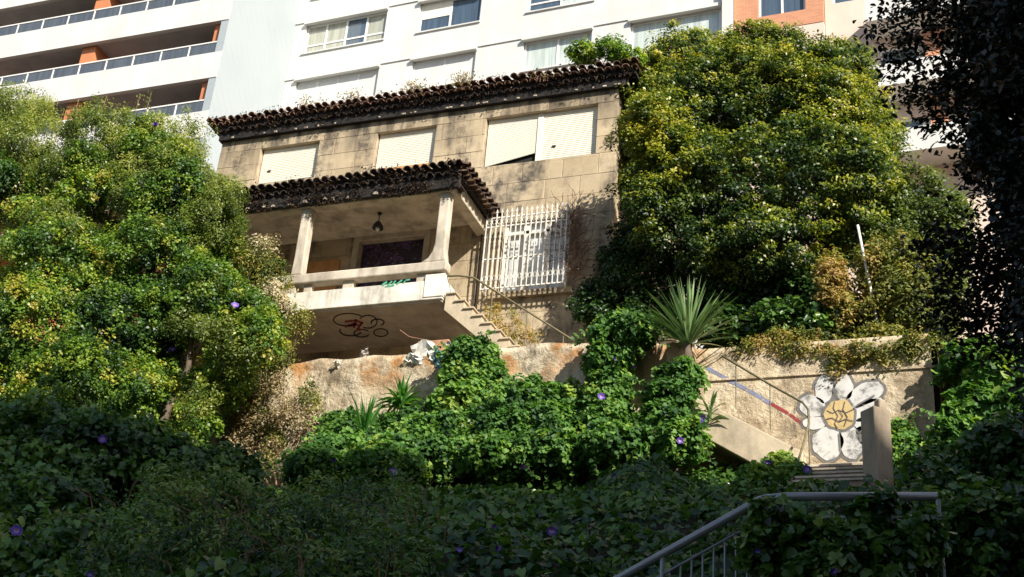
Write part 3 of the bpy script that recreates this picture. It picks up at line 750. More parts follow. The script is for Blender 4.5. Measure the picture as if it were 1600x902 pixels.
for i in range(n):
    p = (A-(B_-A)*.9) + (B_-(A-(B_-A)*.9))*(i+.5)/n
    MB().tube([sub(p, .20), sub(p, .92)], .010, 5).build('baluster', M['grey_metal'], lr)
for i in range(14):
    p = np.array(tp[3]) + (E_-np.array(tp[3]))*(i+.5)/14
    MB().tube([sub(p, .20), sub(p, .92)], .010, 5).build('baluster', M['grey_metal'], lr)
for p in (B_*.35+A*.65, E_):
    MB().tube([sub(p, .03), sub(p, 1.05)], .022, 8).build('post', M['grey_metal'], lr)
fs = thing('street_stairs', (-2, 12.6, 4), 'concrete street stairs and landing behind the grey railing, overgrown with vines', 'stairs')
MB().box(-2.05, .3, 11.94, 13.2, 4.3, 4.58).build('landing', M['stairs'], fs)
for i in range(10):
    MB().box(-2.07-.28*(i+1), -2.07-.28*i, 11.94, 13.2, 4.0-.16*i, 4.42-.16*i).build('step', M['stairs'], fs)

# ------------------------------------------------------------------ white apartment building behind
TH = math.radians(-2); U = np.array([math.cos(TH), math.sin(TH), 0]); NV = np.array([-math.sin(TH), math.cos(TH), 0]); O0 = np.array([-27.5, 40.8, 0])
def loc(p): return tuple(O0 + U*p[0] + NV*p[1] + np.array([0, 0, p[2]]))   # (along wall, depth, z)
apt = thing('apartment_building', (-20, 45, 12.2), 'tall white apartment building with balcony wing behind the old house', 'building')
rows = [(36.42, 38.02), (33.4, 34.92), (30.3, 31.85), (39.5, 41.1)]
colsx = [(.6, 4.66, 4), (6.25, 9.18, 2), (11.3, 14.25, 2), (15.85, 19.5, 2)]
rect = [(0, 20.0, 12, 52)]
for (z0, z1) in rows:
    for (a, b, k) in colsx: rect = subtract(rect, (a, b, z0, z1))
mb = MB()
for (a, b, c, d) in rect: mb.box(a, b, 0, .3, c, d)
mb.box(0, 20, 1.4, 1.5, 12, 52).xf(loc).build('wall', M['white'], apt)
def window(a, b, z0, z1, k, pane, style, parent, lf=loc, dep=.12):
    fr = MB().box(a+.01, a+.09, dep, dep+.08, z0+.01, z1-.01).box(b-.09, b-.01, dep, dep+.08, z0+.01, z1-.01).box(a+.09, b-.09, dep, dep+.08, z0+.01, z0+.10).box(a+.09, b-.09, dep, dep+.08, z1-.10, z1-.01)
    for i in range(1, k):
        x = a+(b-a)*i/k; fr.box(x-.045, x+.045, dep+.002, dep+.078, z0+.10, z1-.10)
    if style == 'transom': fr.box(a+.09, b-.09, dep+.004, dep+.076, z0+.42, z0+.50)
    f = fr.xf(lf).build('window', M['frame'], parent)
    for i in range(k):
        x0, x1 = a+(b-a)*i/k+.05, a+(b-a)*(i+1)/k-.05
        MB().box(x0, x1, dep+.035, dep+.045, z0+.10, z1-.10).xf(lf).build('pane', M[pane[i % len(pane)]], f)
        if style == 'blind' or (style == 'half' and i == 0):
            MB().box(x0, x1, dep+.010, dep+.032, (z0+.10 if style == 'blind' else z0+.75), z1-.10).xf(lf).build('blind', M['shutter' if style == 'half' else 'white'], f)
    return f
styles = {(0,0):(['pane_curtain','pane_curtain','pane_blue','pane_curtain'],'transom'), (0,1):(['pane_blue'],'half'), (0,2):(['pane_blue','pane_pale'],'transom'), (0,3):(['pane_pale'],''),
          (1,0):(['pane_pale'],'blind'), (1,1):(['pane_pale'],'blind'), (1,2):(['pane_pale'],''), (1,3):(['pane_pale'],'')}
for ri, (z0, z1) in enumerate(rows):
    for ci, (a, b, k) in enumerate(colsx):
        pn, stl = styles.get((ri, ci), (['pane_blue', 'pane_curtain'], 'transom'))
        window(a, b, z0, z1, k, pn, stl, apt)
        MB().box(a-.05, b+.05, -.16, -.002, z1-.06, z1+.10).xf(loc).build('shutter_box', M['white'], apt)
        MB().box(a-.04, b+.04, -.07, -.002, z0-.09, z0-.03).xf(loc).build('window_sill', M['white'], apt)
for z in (35.03, 38.14, 31.95):
    MB().box(.02, 19.98, -.05, -.003, z, z+.05).xf(loc).build('string_course', M['white'], apt)
MB().box(19.62, 19.98, -.30, -.006, 12, 52).xf(loc).build('corner_pilaster', M['white'], apt)
# balcony wing
WX0, WX1, WY = -56.0, -27.5, 36.0
MB().box(WX1-.35, WX1, WY, 40.79, 12, 52).build('wing_side_wall', M['tilewall'], apt)
MB().box(WX0, WX1-.36, 38.6, 38.9, 12, 52).build('wing_back_wall', M['terracotta'], apt)
levels = [31.85-2.89*2, 31.85-2.89, 31.85, 31.85+2.89, 31.85+5.78, 31.85+8.67]
for li, z in enumerate(levels):
    MB().box(WX0, WX1-.36, WY+.2, 38.59, z+.05, z+.28).build('balcony_slab', M['greyconc'], apt)
    b = MB().box(WX0, WX1-.002, WY-.03, WY+.17, z, z+1.27).build('balcony_parapet', M['white'], apt)
    MB().box(WX0, WX1-.1, WY+.02, WY+.08, z+1.82, z+1.88).build('balcony_rail', M['frame'], b)
    for i in range(21):
        x = WX1-.3-i*1.35
        MB().box(x-.03, x+.03, WY+.03, WY+.07, z+1.272, z+1.818).build('rail_post', M['frame'], b)
        MB().box(x-1.31, x-.04, WY+.045, WY+.055, z+1.29, z+1.80).build('rail_glass', M['rail_glass'], b)
    for x in (-34.5, -43.5):
        MB().box(x-.35, x+.35, WY+.25, 38.58, z+.285, z+2.93).build('balcony_divider', M['terracotta'], apt)
    if li >= 3:
        for (a, b2, k) in ((-36.5+.4, -29.3, 6), (-43, -38.0, 3)):
            window(a, b2, z+.5, z+2.75, k, ['pane_curtain', 'pane_curtain', 'pane_blue'], 'transom', apt, lf=lambda p: (p[0], 38.2+p[1], p[2]))
    else:
        MB().box(-33, -30.2, 38.50, 38.59, z+.3, z+2.4).build('balcony_door', M['pane_blue'], apt)
MB().box(WX1-.75, WX1-.36, WY+.21, 36.9, 26, 45).build('end_pier', M['terracotta'], apt)

# brick and pink building to its right
apt2 = thing('brick_building', (-3, 41, 12.2), 'orange brick and pink apartment building behind the clipped tree', 'building')
z_open = [(20.95, 22.75, 34.05, 35.6)]
rect = subtract([(20.02, 23.4, 33.35, 52)], z_open[0])
mb = MB()
for r_ in rect: mb.box(r_[0], r_[1], -.02, .3, r_[2], r_[3])
mb.xf(loc).build('brick_wall', M['brick'], apt2)
window(20.95, 22.75, 34.05, 35.6, 2, ['pane_blue'], '', apt2)
pz = [(23.7, 26.0, 34.3, 35.7), (25.3, 28.0, 27.7, 28.75), (25.3, 28.0, 30.5, 31.9), (24.5, 26.6, 24.6, 26.0), (28.8, 31.0, 27.7, 28.75), (28.8, 31.0, 30.5, 31.9), (28.8, 31, 33.6, 35)]
rect = [(23.42, 46, 12, 52)]
for o in pz: rect = subtract(rect, o)
mb = MB()
for r_ in rect: mb.box(r_[0], r_[1], .25, .5, r_[2], r_[3])
mb.box(20.02, 23.4, .0, .3, 12, 33.34).xf(loc).build('pink_wall', M['pink'], apt2)
for o in pz: window(*o, 2, ['pane_blue', 'pane_pale'], '', apt2, lf=lambda p: loc((p[0], p[1]+.25, p[2])))
for z in (26.6, 29.4, 32.3):
    MB().box(25.0, 46, -.9, .24, z, z+.95).xf(loc).build('balcony_front', M['white'], apt2)
for x in (26.9, 29.4): MB().box(x, x+.6, .0, .24, 27.56, 52).xf(loc).build('brick_pier', M['brick'], apt2)
MB().box(20.1, 45.9, 1.4, 1.5, 12, 52).xf(loc).build('dark_room', M['dark'], apt2)

# unseen block added behind the viewer, sized so its shade covers the lower slope
opp = thing('shade_block', (35, -14, 0), 'unseen tall grey apartment block added behind the viewer to shade the slope', 'building')
OY = -7.3; OH = 40.0
MB().box(-4, 80, OY-13, OY, 0, OH).build('wall', M['greyconc'], opp)
MB().box(-4.2, 80.2, OY-13.2, OY+.2, OH+.002, OH+.3).build('roof', M['greyconc'], opp)
for i in range(9):
    x = 1+i*8
    MB().box(x, x+rnd.uniform(1.5, 4), OY-6, OY-.4, OH+.302, OH+rnd.uniform(.4, 1.5)).build('shadow_edge_step', M['white'], opp)  # boxes of uneven height added to vary the edge of the cast shade
wm = MB().box(-.8, .8, 0, .08, 0, 1.5).mesh('window', M['pane_blue'])
for j in range(12):
    for i in range(14):
        o = bpy.data.objects.new('window', wm); link(o, opp, (1+i*5.6, OY+.003, 2+j*3.1))


# ------------------------------------------------------------------ plants
def plant(name, px, py, Y, label, cat='shrub', group=None, z=None):
    p = at(px, py, Y); return thing(name, (p[0], p[1], p[2] if z is None else z), label, cat, group)
VINES = {}

# big clipped tree on the terrace
t = plant('clipped_tree', 1190, 540, 25, 'large dense tree with yellow green flowering tips right of the house', 'tree', z=12.2)
tb = [blob(1090,190,26.2,1.75,1.5,1.6), blob(1240,168,26.2,1.75,1.6,1.5), blob(1305,220,26.0,1.25,1.5,1.5), blob(1035,240,26.0,.95,1.1,1.35), blob(1150,146,26.4,1.5,1.5,1.2),
      blob(1130,310,24.6,1.7,1.4,1.4), blob(1260,300,24.5,1.8,1.5,1.5), blob(1340,330,24.7,1.0,1.3,1.3), blob(1050,350,24.1,.85,1.0,1.1), blob(1200,390,24.0,1.6,1.2,.9), blob(1110,395,23.9,.7,.8,.6), blob(1060,110,26.2,.85,1.1,.7),
      blob(1300,120,26.4,1.0,1.2,.75), blob(1350,265,25.4,.7,1.1,1.0), blob(1003,150,25.75,.42,.45,.5), blob(1003,215,25.7,.45,.45,.6), blob(1000,290,25.6,.45,.45,.6), blob(1015,110,26.0,.45,.5,.4), blob(1100,82,26.4,.6,.8,.35), blob(1190,76,26.4,.9,.9,.35), (-6.1, 23.5, 17.9, .75, .7, .8), (-5.6, 23.6, 16.9, .8, .7, .8), (-6.0, 23.6, 16.0, .65, .6, .8)]
bp = at(1190, 540, 25)
limbs(t, (bp[0], 25.2, 12.0), [tb[0][:3], tb[1][:3], tb[3][:3], tb[6][:3], tb[7][:3], tb[5][:3], tb[9][:3]], .22, M['bark'], seed=3)
up_b = [b_ for b_ in tb if b_[2] > 17.2]; lo_b = [b_ for b_ in tb if b_[2] <= 17.2]
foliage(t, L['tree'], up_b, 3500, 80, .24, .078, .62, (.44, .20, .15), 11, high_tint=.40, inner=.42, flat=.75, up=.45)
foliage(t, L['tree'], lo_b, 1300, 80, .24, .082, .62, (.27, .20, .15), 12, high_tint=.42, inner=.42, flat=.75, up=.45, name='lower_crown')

# dark ivy between tree and house, and undergrowth below the tree
t = plant('dark_bush', 950, 540, 24, 'dark green bush filling the corner between house and clipped tree', 'shrub', z=12.2)
foliage(t, L['vine'], [blob(935,475,24.5,.45,.4,.5), blob(985,430,24.6,.45,.4,1.0), blob(1003,350,24.6,.42,.4,.9), blob(985,505,24.3,.6,.45,.45), blob(1060,460,24.8,.8,.5,.8), blob(960,410,24.75,.3,.2,.5)], 480, 60, .22, .085, .7, (.15, .2, .12), 21, 'oval')
limbs(t, (-6.6, 24.3, 12.1), [blob(985,420,24.3,0,0,0)[:3], blob(940,470,24.2,0,0,0)[:3], blob(1060,450,24,0,0,0)[:3]], .06, M['bark'], 'stem', 4, 5)
t = plant('shaded_undergrowth', 1210, 545, 23.6, 'dark leafy undergrowth at the foot of the clipped tree', 'shrub', z=12.2)
foliage(t, L['vine'], [blob(1170,480,24.5,.8,.6,.6), blob(1250,470,24.4,.9,.6,.65), blob(1290,510,23.4,.6,.5,.4), blob(1130,520,23.6,.5,.4,.35), blob(1220,515,23.5,.7,.5,.35)], 420, 60, .25, .13, .7, (.28, .25, .18), 22, 'oval')
limbs(t, (-3.6, 23.8, 12.1), [blob(1170,480,23.8,0,0,0)[:3], blob(1250,470,23.7,0,0,0)[:3], blob(1300,500,23.4,0,0,0)[:3]], .05, M['bark'], 'stem', 5, 5)

# autumn olive shrubs right of the tree
t = plant('autumn_shrub', 1400, 555, 23.4, 'loose olive and russet shrub leaning on the white pole', 'shrub', z=12.2)
foliage(t, L['rust'], [blob(1400,430,23.3,.8,.6,.9), blob(1350,500,23.2,.6,.5,.5), blob(1440,470,23.2,.75,.6,.8), blob(1390,540,23,.75,.45,.3), blob(1300,440,23.2,.25,.3,.5), blob(1460,520,23,.5,.4,.4), blob(1330,550,22.9,.5,.3,.2)], 520, 60, .22, .085, .55, (.30, .34, .18), 31, inner=.5)
limbs(t, (-1.3, 23.4, 12.1), [blob(1400,400,23.3,0,0,0)[:3], blob(1350,480,23.2,0,0,0)[:3], blob(1460,430,23.2,0,0,0)[:3]], .045, M['bark'], 'stem', 6, 5)
t = plant('olive_shrub', 1440, 500, 24.5, 'pale olive green shrub between clipped tree and dark tree', 'shrub', z=12.2)
foliage(t, L['olive'], [blob(1440,330,24.6,.9,.7,.75), blob(1400,390,24.2,.9,.6,.9), blob(1490,360,24.3,.5,.5,.6), blob(1430,450,23.8,.9,.5,.6), blob(1470,420,24,.5,.5,.8)], 480, 60, .24, .085, .55, (.28, .2, .16), 32, inner=.5)
limbs(t, (-1.0, 24.5, 12.1), [blob(1440,330,24.6,0,0,0)[:3], blob(1490,360,24.3,0,0,0)[:3], blob(1400,390,24.2,0,0,0)[:3]], .05, M['bark'], 'stem', 7, 5)
pole = MB().tube([tuple(at(1340, 352, 22.9)), tuple(at(1367, 485, 22.9)), tuple(at(1384, 560, 22.9))], .026, 8).build('white_pole', M['iron_white'], None, True)
tag(pole, 'thin leaning white pole rising out of the russet shrub', 'pole')
o = plant('dry_vine_tuft', 1300, 470, 22.9, 'rust brown withered vine hanging from the clipped tree', 'vine')
foliage(o, L['rust'], [blob(1300,440,22.9,.25,.2,.5)], 60, 40, .16, .09, .35, (.85, .1, .1), 35, name='leaves')

def fill(poly, n, rr, yf, seed, ry=.9):
    q = random.Random(seed); out = []
    xs_ = [p[0] for p in poly]; ys_ = [p[1] for p in poly]
    while len(out) < n:
        x, y = q.uniform(min(xs_), max(xs_)), q.uniform(min(ys_), max(ys_)); c = False
        for (x1, y1), (x2, y2) in zip(poly, poly[1:]+poly[:1]):
            if (y1 > y) != (y2 > y) and x < (x2-x1)*(y-y1)/(y2-y1)+x1: c = not c
        if c:
            r = q.uniform(*rr); out.append(blob(x, y, yf(y)+q.uniform(-.5, .5), r*q.uniform(.8, 1.3), r*ry, r*q.uniform(.8, 1.3)))
    return out
# left mass: tall pale shrub, green vine-clad tree, thin feathery branches
t = plant('tall_pale_shrub', 150, 500, 21.8, 'tall pale olive shrub on the left reaching up to the balconies', 'tree', z=8.6)
yl = lambda y: float(np.interp(y, [150, 300, 450, 600, 740], [22.3, 21.6, 21.0, 20.6, 20.3]))
pb = [blob(50,240,22,1.2,1.1,.8), blob(170,225,22,1.2,1.1,.8), blob(265,225,22,.8,.9,.7), blob(120,290,21.8,1.4,1.1,.8), blob(250,290,21.6,1.2,1.0,.8), blob(-10,300,21.8,1.2,1.0,1.0)] + \
     fill([(-30,165),(60,160),(130,160),(240,180),(300,215),(340,250),(365,320),(350,380),(-30,380)], 36, (.35, .6), yl, 4) + fill([(-30,380),(350,380),(400,450),(380,600),(300,680),(-30,560)], 11, (.22, .42), lambda y: yl(y)-.55, 6)
foliage(t, L['olive'], pb, 3000, 62, .2, .064, .48, (.42, .28, .18), 41, inner=.45, high_tint=.12)
limbs(t, (-16.5, 21.6, 8.4), [b[:3] for b in pb[:6]], .16, M['bark'], seed=8)
# twigs rising above the outline
for k, (px, py, hgt) in enumerate([(118,150,.6),(160,150,.8),(150,160,.6),(215,140,.5),(232,138,.6),(95,165,.5),(60,190,.5)]):
    p = at(px, py+20, 22); tw = MB().tube([(p[0], p[1], p[2]-.6), (p[0]+.03, p[1], p[2]+hgt*.5)], .008, 4).build('twig', M['twig'], t)
    n = 34; q = np.column_stack([p[0]+rng.normal(0, .05, n), p[1]+rng.normal(0, .05, n), p[2]-.5+rng.random(n)*(hgt*.5+.5)])
    tag(link(bpy.data.objects.new('sprig', leaf_mesh('sprig', L['olive'], q, rng.normal(size=(n, 3)), .07, .5, rng.random(n)*.6+.2)), t), kind='stuff')
t = plant('vine_clad_tree', 230, 740, 20.4, 'broad green tree smothered in climbing vines left of the porch', 'tree', z=8.0)
vb = [blob(90,410,21.2,1.5,1.1,1.0), blob(240,410,21.2,1.3,1.1,1.0), blob(60,510,20.8,1.5,1.1,1.0), blob(200,510,20.8,1.3,1.0,1.0), blob(330,470,21,.8,.9,.9), blob(290,310,21.4,.6,.7,.6), blob(120,610,20,1.4,.9,1.0)] + \
     fill([(-30,330),(120,340),(260,300),(330,300),(370,390),(410,450),(405,560),(370,640),(320,700),(200,720),(-30,720)], 62, (.32, .62), yl, 5) + fill([(-20,215),(120,200),(250,215),(320,260),(340,330),(-20,340)], 22, (.28, .5), lambda y: yl(y)-.35, 9)
foliage(t, L['mixed'], vb, 7000, 50, .18, .069, .74, (.45, .30, .20), 42, inner=.35)
limbs(t, (-15.6, 20.6, 7.9), [b[:3] for b in vb[:7]], .2, M['bark'], seed=9)
VINES['left'] = t
t = plant('feathery_shrub', 430, 560, 22, 'thin feathery yellowish shrub in front of the porch left end', 'shrub', z=8.8)
foliage(t, L['rust'], [blob(425,440,21.9,.35,.4,.6), blob(450,510,21.9,.45,.4,.4), blob(420,550,21.8,.5,.4,.5), blob(400,400,21.8,.3,.4,.5), blob(380,610,21.7,.5,.4,.5)], 230, 42, .22, .07, .45, (.35, .25, .2), 43, inner=.5)
limbs(t, (-13.6, 21.9, 8.6), [blob(425,400,21.9,0,0,0)[:3], blob(470,490,21.9,0,0,0)[:3], blob(400,380,21.8,0,0,0)[:3]], .03, M['bark'], 'stem', 10, 5)
t = plant('pale_blossom_shrub', 420, 470, 21.6, 'wispy shrub with whitish blossom beside the porch rail', 'shrub', z=8.8)
foliage(t, L['dry'], [blob(425,465,21.6,.35,.35,.3), blob(415,385,21.7,.2,.25,.25), blob(440,480,21.7,.3,.3,.2)], 70, 40, .18, .06, .7, (.8, .1, .1), 44, inner=.5)
limbs(t, (-13.4, 21.7, 8.6), [blob(425,440,21.6,0,0,0)[:3], blob(415,370,21.7,0,0,0)[:3]], .02, M['bark'], 'stem', 11, 5)
t = plant('dry_shrub', 430, 720, 21.9, 'withered sandy brown shrub against the retaining wall', 'shrub', z=8.8)
dp = [(370,600),(440,580),(500,620),(510,680),(470,725),(380,735),(350,690)]
foliage(t, L['dry'], fill(dp, 34, (.12, .26), lambda y: 22.0-(y-580)*.0022, 7, .7), 300, 34, .17, .06, .5, (.5, .3, .22), 45, inner=.6)
foliage(t, L['rust'], fill(dp, 22, (.12, .24), lambda y: 22.0-(y-580)*.0022, 8, .7), 170, 34, .17, .06, .5, (.3, .3, .2), 46, inner=.6, name='green_shoots')
limbs(t, (-13.0, 21.9, 8.6), [blob(420,640,21.9,0,0,0)[:3], blob(470,630,22,0,0,0)[:3], blob(390,670,21.7,0,0,0)[:3]], .03, M['twig'], 'stem', 12, 5)

# ivy on and below the wall
def ivy(name, blobs, tufts, label, seed, size=.077, tint=(.48, .28, .24), mat='ivy', shape='heart', per=46, tr=.2, cat='ivy', up=.35):
    b0 = blobs[0]; t = thing(name, (b0[0], b0[1], 8.6), label, cat)
    foliage(t, L[mat], blobs, int(tufts*2.4), per, tr*.78, size, .95, tint, seed, shape, 'leaves', inner=.25, up=up)
    mb = MB()
    q = random.Random(seed); sp, sn = [], []
    for b in blobs:
        for k in range(int(5+6*b[3])):
            a = q.uniform(0, 6.283); x = b[0]+b[3]*1.0*math.cos(a); z = b[2]+b[5]*1.0*math.sin(a); y = b[1]-b[4]*q.uniform(.2, .8)
            d = Vector((math.cos(a)*q.uniform(.3, 1.2), -.1, math.sin(a)*.5-q.uniform(.2, .9))).normalized(); ln = q.uniform(.2, .55); p = Vector((x, y, z)); pts = [p]
            for j in range(5):
                d = (d + Vector((q.gauss(0, .25), q.gauss(0, .1), -.18))).normalized(); p = p + d*ln/5; p.y = min(p.y, 22.34); pts.append(p)
                for m in range(3):
                    sp.append(np.array(p)+np.array([q.gauss(0, .035), q.gauss(-.02, .03), q.gauss(0, .035)])); sn.append([q.gauss(.25, .5), -.6+q.gauss(0, .3), .5+q.gauss(0, .4)])
            mb.tube(pts, .005, 3)
    link(bpy.data.objects.new('trailing_leaves', leaf_mesh('trailing_leaves', L[mat], np.array(sp), np.array(sn), size*rng.uniform(.6, 1.25, len(sp)), .95, rng.normal(tint[0], .3, len(sp)), shape, .4)), t)
    for b in blobs:
        mb.tube([(b[0]+q.uniform(-.3, .3), min(b[1]+.2, 22.35), 8.5), (b[0]+q.uniform(-.2, .2), min(b[1]+.2, 22.35), (b[2]+8.5)/2), (b[0], min(b[1]+.1, 22.35), b[2])], .02, 5)
    tag(mb.build('stems', M['bark'], t), kind='stuff'); return t
VINES['col'] = ivy('ivy_column', [blob(735,565,22.2,.50,.3,.45), blob(738,600,22.15,.55,.35,.5), blob(725,640,22.0,.65,.45,.55), blob(765,625,22.1,.5,.35,.5)], 330, 'bright ivy climbing in a column over the wall beside the porch stairs', 51)
VINES['mid'] = ivy('ivy_bank', [blob(840,640,22.0,.65,.4,.45), blob(860,680,21.6,.6,.5,.5), blob(790,680,21.6,.9,.6,.5), blob(700,690,21.5,.9,.6,.45), blob(890,650,22,.3,.3,.5), blob(680,715,20.9,.8,.5,.3), blob(780,718,20.8,.8,.5,.3), blob(880,708,20.9,.7,.5,.3), blob(960,700,20.9,.6,.5,.3)], 820, 'bank of bright ivy spreading along the foot of the retaining wall', 52)
VINES['low'] = ivy('ivy_patch', [blob(560,690,21.6,.7,.5,.4), blob(630,680,21.8,.7,.4,.35), blob(530,675,21.9,.35,.3,.3), blob(640,710,21.2,.8,.5,.35), blob(540,715,20.9,.7,.5,.35), blob(500,735,20.4,.7,.5,.35), blob(600,735,20.4,.8,.5,.3)], 520, 'ivy patch around the strap leaved plants left of the ivy column', 53)
t = plant('lime_shrub', 640, 735, 20.6, 'low lime green bushes at the edge of the shade', 'shrub', z=8.4)
q = random.Random(3)
foliage(t, L['lime'], [blob(x+q.uniform(-14, 14), q.uniform(694, 722), q.uniform(20.6, 21.3), q.uniform(.18, .5), q.uniform(.2, .4), q.uniform(.12, .34)) for x in range(545, 1010, 52)], 120, 40, .22, .075, .65, (.40, .3, .25), 54, inner=.5)
VINES['pillar'] = ivy('ivy_pillar', [blob(972,522,21.9,.58,.42,.34), blob(952,565,21.9,.36,.38,.5), blob(950,620,21.8,.34,.36,.55), blob(952,665,21.6,.4,.36,.4)], 300, 'tall ivy clad pillar left of the yucca', 55)
VINES['yuc'] = ivy('ivy_clump', [blob(1050,630,21.6,.42,.4,.45), blob(1040,670,21.4,.45,.4,.35), blob(1062,690,21.0,.4,.35,.3), blob(1068,595,21.6,.26,.25,.3)], 190, 'ivy clump under the yucca beside the garden stairs', 56)
t = MB().box(-6.75, -6.2, 21.75, 22.3, 8.4, 12.2).build('old_gate_pier', M['render'], None, bevel=.03); tag(t, 'old rendered gate pier buried inside the ivy', 'pillar')
VINES['rb'] = ivy('ivy_bush', [blob(1410,730,21.6,.4,.35,.5), blob(1405,695,21.9,.25,.25,.35), blob(1430,750,21.2,.4,.3,.4)], 200, 'green ivy bush right of the concrete pillar', 57)
VINES['sm'] = ivy('leafy_sprawl', [blob(1222,730,20.9,.2,.15,.15), blob(1242,745,20.5,.14,.15,.14), blob(1185,752,20.4,.2,.2,.14)], 50, 'sprawling pale leaved plant at the foot of the garden stairs', 58, tint=(.7, .2, .2), cat='shrub')
VINES['rl'] = ivy('sunlit_bush', [blob(1570,590,22.0,.55,.4,.45), blob(1520,570,22.4,.45,.35,.35), blob(1600,650,21.6,.5,.4,.5), blob(1530,650,21.8,.5,.35,.45), blob(1500,700,21.4,.4,.3,.4), blob(1570,720,20.6,.6,.4,.5)], 430, 'green leafy bush catching sun beneath the dark tree', 59, .12, (.55, .28, .22), cat='shrub')
t = plant('trailing_weeds', 1250, 560, 22.5, 'dry weeds trailing over the wall top above the daisy', 'weed', z=12.3)
foliage(t, L['rust'], [blob(1180,545,22.5,.5,.15,.14), blob(1260,550,22.5,.55,.15,.16), blob(1340,552,22.45,.5,.15,.2), blob(1400,555,22.45,.4,.15,.2), blob(1310,575,22.42,.22,.1,.2), blob(1230,530,22.6,.6,.2,.15), blob(1440,540,22.5,.35,.2,.2)], 330, 34, .13, .065, .5, (.35, .3, .25), 60, inner=.5)

# sword and strap leaved plants
def blades(name, base, n, ln, w, mat, spread, label, cat, seed, trunk=0, droop=.25, blades_name='blade'):
    q = random.Random(seed); base = Vector(base)
    t = thing(name, (base.x, base.y, base.z-trunk), label, cat)
    if trunk: MB().tube([(base.x+.1, base.y, base.z-trunk), (base.x-.03, base.y, base.z-trunk*.5), (base.x, base.y, base.z+.1)], [.09, .08, .07], 8).build('trunk', M['bark'], t, True)
    for i in range(n):
        az = q.uniform(0, 6.283); el = q.uniform(*spread); l = ln*q.uniform(.75, 1.1)
        d = Vector((math.cos(az)*math.cos(el), math.sin(az)*math.cos(el), math.sin(el)))
        side = d.cross(Vector((0, 0, 1)))
        side = side.normalized() if side.length > .05 else Vector((1, 0, 0))
        upv = side.cross(d).normalized()
        p = base + Vector((0, 0, q.uniform(-.05, .2))); v = []; N = 4
        for k in range(N+1):
            f = k/N; c = p + d*l*f - Vector((0, 0, 1))*droop*l*f*f*math.cos(el)
            ww = w*(.7+.6*f if f < .5 else 2*(1-f)+.02)
            v += [c - side*ww/2 + upv*.25*ww, c, c + side*ww/2 + upv*.25*ww]
        f_ = []
        for k in range(N):
            f_ += [(3*k, 3*k+1, 3*k+4, 3*k+3), (3*k+1, 3*k+2, 3*k+5, 3*k+4)]
        me = bpy.data.meshes.new('blade'); me.from_pydata([tuple(x) for x in v], [], f_); me.materials.append(mat)
        a_ = me.attributes.new('tint', 'FLOAT', 'POINT'); tv = q.gauss(.5, .22); a_.data.foreach_set('value', [min(1, max(0, tv))]*len(v))
        link(bpy.data.objects.new(blades_name, me), t)
    return t
yb = at(1076, 540, 21.7)
blades('yucca', yb, 130, 1.32, .055, L['spike'], (.42, 1.5), 'spiky yucca with long sword leaves above the garden stairs', 'yucca', 61, 2.2, .16)
blades('strap_plant', at(626, 640, 22.0), 90, .72, .075, L['strap'], (.1, 1.4), 'broad strap leaved plant against the wall, right of the taller spiky one', 'plant', 62, 0, .6)
blades('spiky_plant', at(568, 690, 21.2), 44, 1.0, .06, L['strap'], (.7, 1.5), 'upright spiky leaved plant in the ivy left of centre', 'plant', 63, 0, .2)
blades('strap_plant', at(1110, 655, 21.3), 18, .6, .05, L['spike'], (.0, 1.2), 'few long leaves hanging over the side of the garden stairs', 'plant', 64, 0, .7)

# weeds on the main roof
def weed(px, py, Y, n, h, mat, label, seed, name='roof_weed', bush=False):
    p = at(px, py+13, Y); p[2] = min(p[2], 20.93); t = thing(name, p, label, 'weed')
    q = random.Random(seed); mb = MB()
    for i in range(n):
        a = q.uniform(-.35, .35); b = q.uniform(-.2, .2); hh = h*q.uniform(.5, 1.2); x = p[0]+q.uniform(-.22, .22)
        mb.tube([(x, p[1], p[2]-.1), (x+a*hh*.5, p[1]+b*hh, p[2]+hh*.6), (x+a*hh, p[1]+b*hh, p[2]+hh)], [.010, .007, .003], 3)
    mb.build('stems', M['twig'], t)
    m = n*14; q2 = np.column_stack([p[0]+rng.normal(0, .2, m), p[1]+rng.normal(0, .1, m), p[2]+rng.random(m)**1.6*h])
    link(bpy.data.objects.new('leaves', leaf_mesh('leaves', L[mat], q2, rng.normal(size=(m, 3))+[0, 0, .3], .065, .5, rng.random(m))), t)
weed(645, 132, 24.7, 16, .34, 'rust', 'dry brown weed on the eave above the middle shutter', 71)
weed(722, 122, 24.7, 20, .40, 'rust', 'dry grassy weed on the eave, larger of the two tufts', 72)
weed(480, 152, 24.7, 8, .3, 'rust', 'thin wispy weed near the left end of the eave', 73)
weed(550, 142, 24.7, 7, .3, 'rust', 'sparse weed on the eave left of centre', 74)
weed(845, 110, 24.7, 6, .2, 'dry', 'small dry weed on the eave above the double shutter', 75)
t = plant('roof_bush', 940, 100, 24.9, 'bright green bush growing out of the roof edge beside the tree', 'shrub')
foliage(t, L['lime'], [blob(910,85,24.9,.35,.3,.22), blob(955,82,24.9,.42,.3,.28), blob(985,90,24.9,.3,.3,.25)], 110, 45, .16, .09, .5, (.45, .2, .2), 76)
limbs(t, at(940, 105, 24.9), [blob(910,80,24.9,0,0,0)[:3], blob(960,72,24.9,0,0,0)[:3]], .02, M['bark'], 'stem', 13, 4)

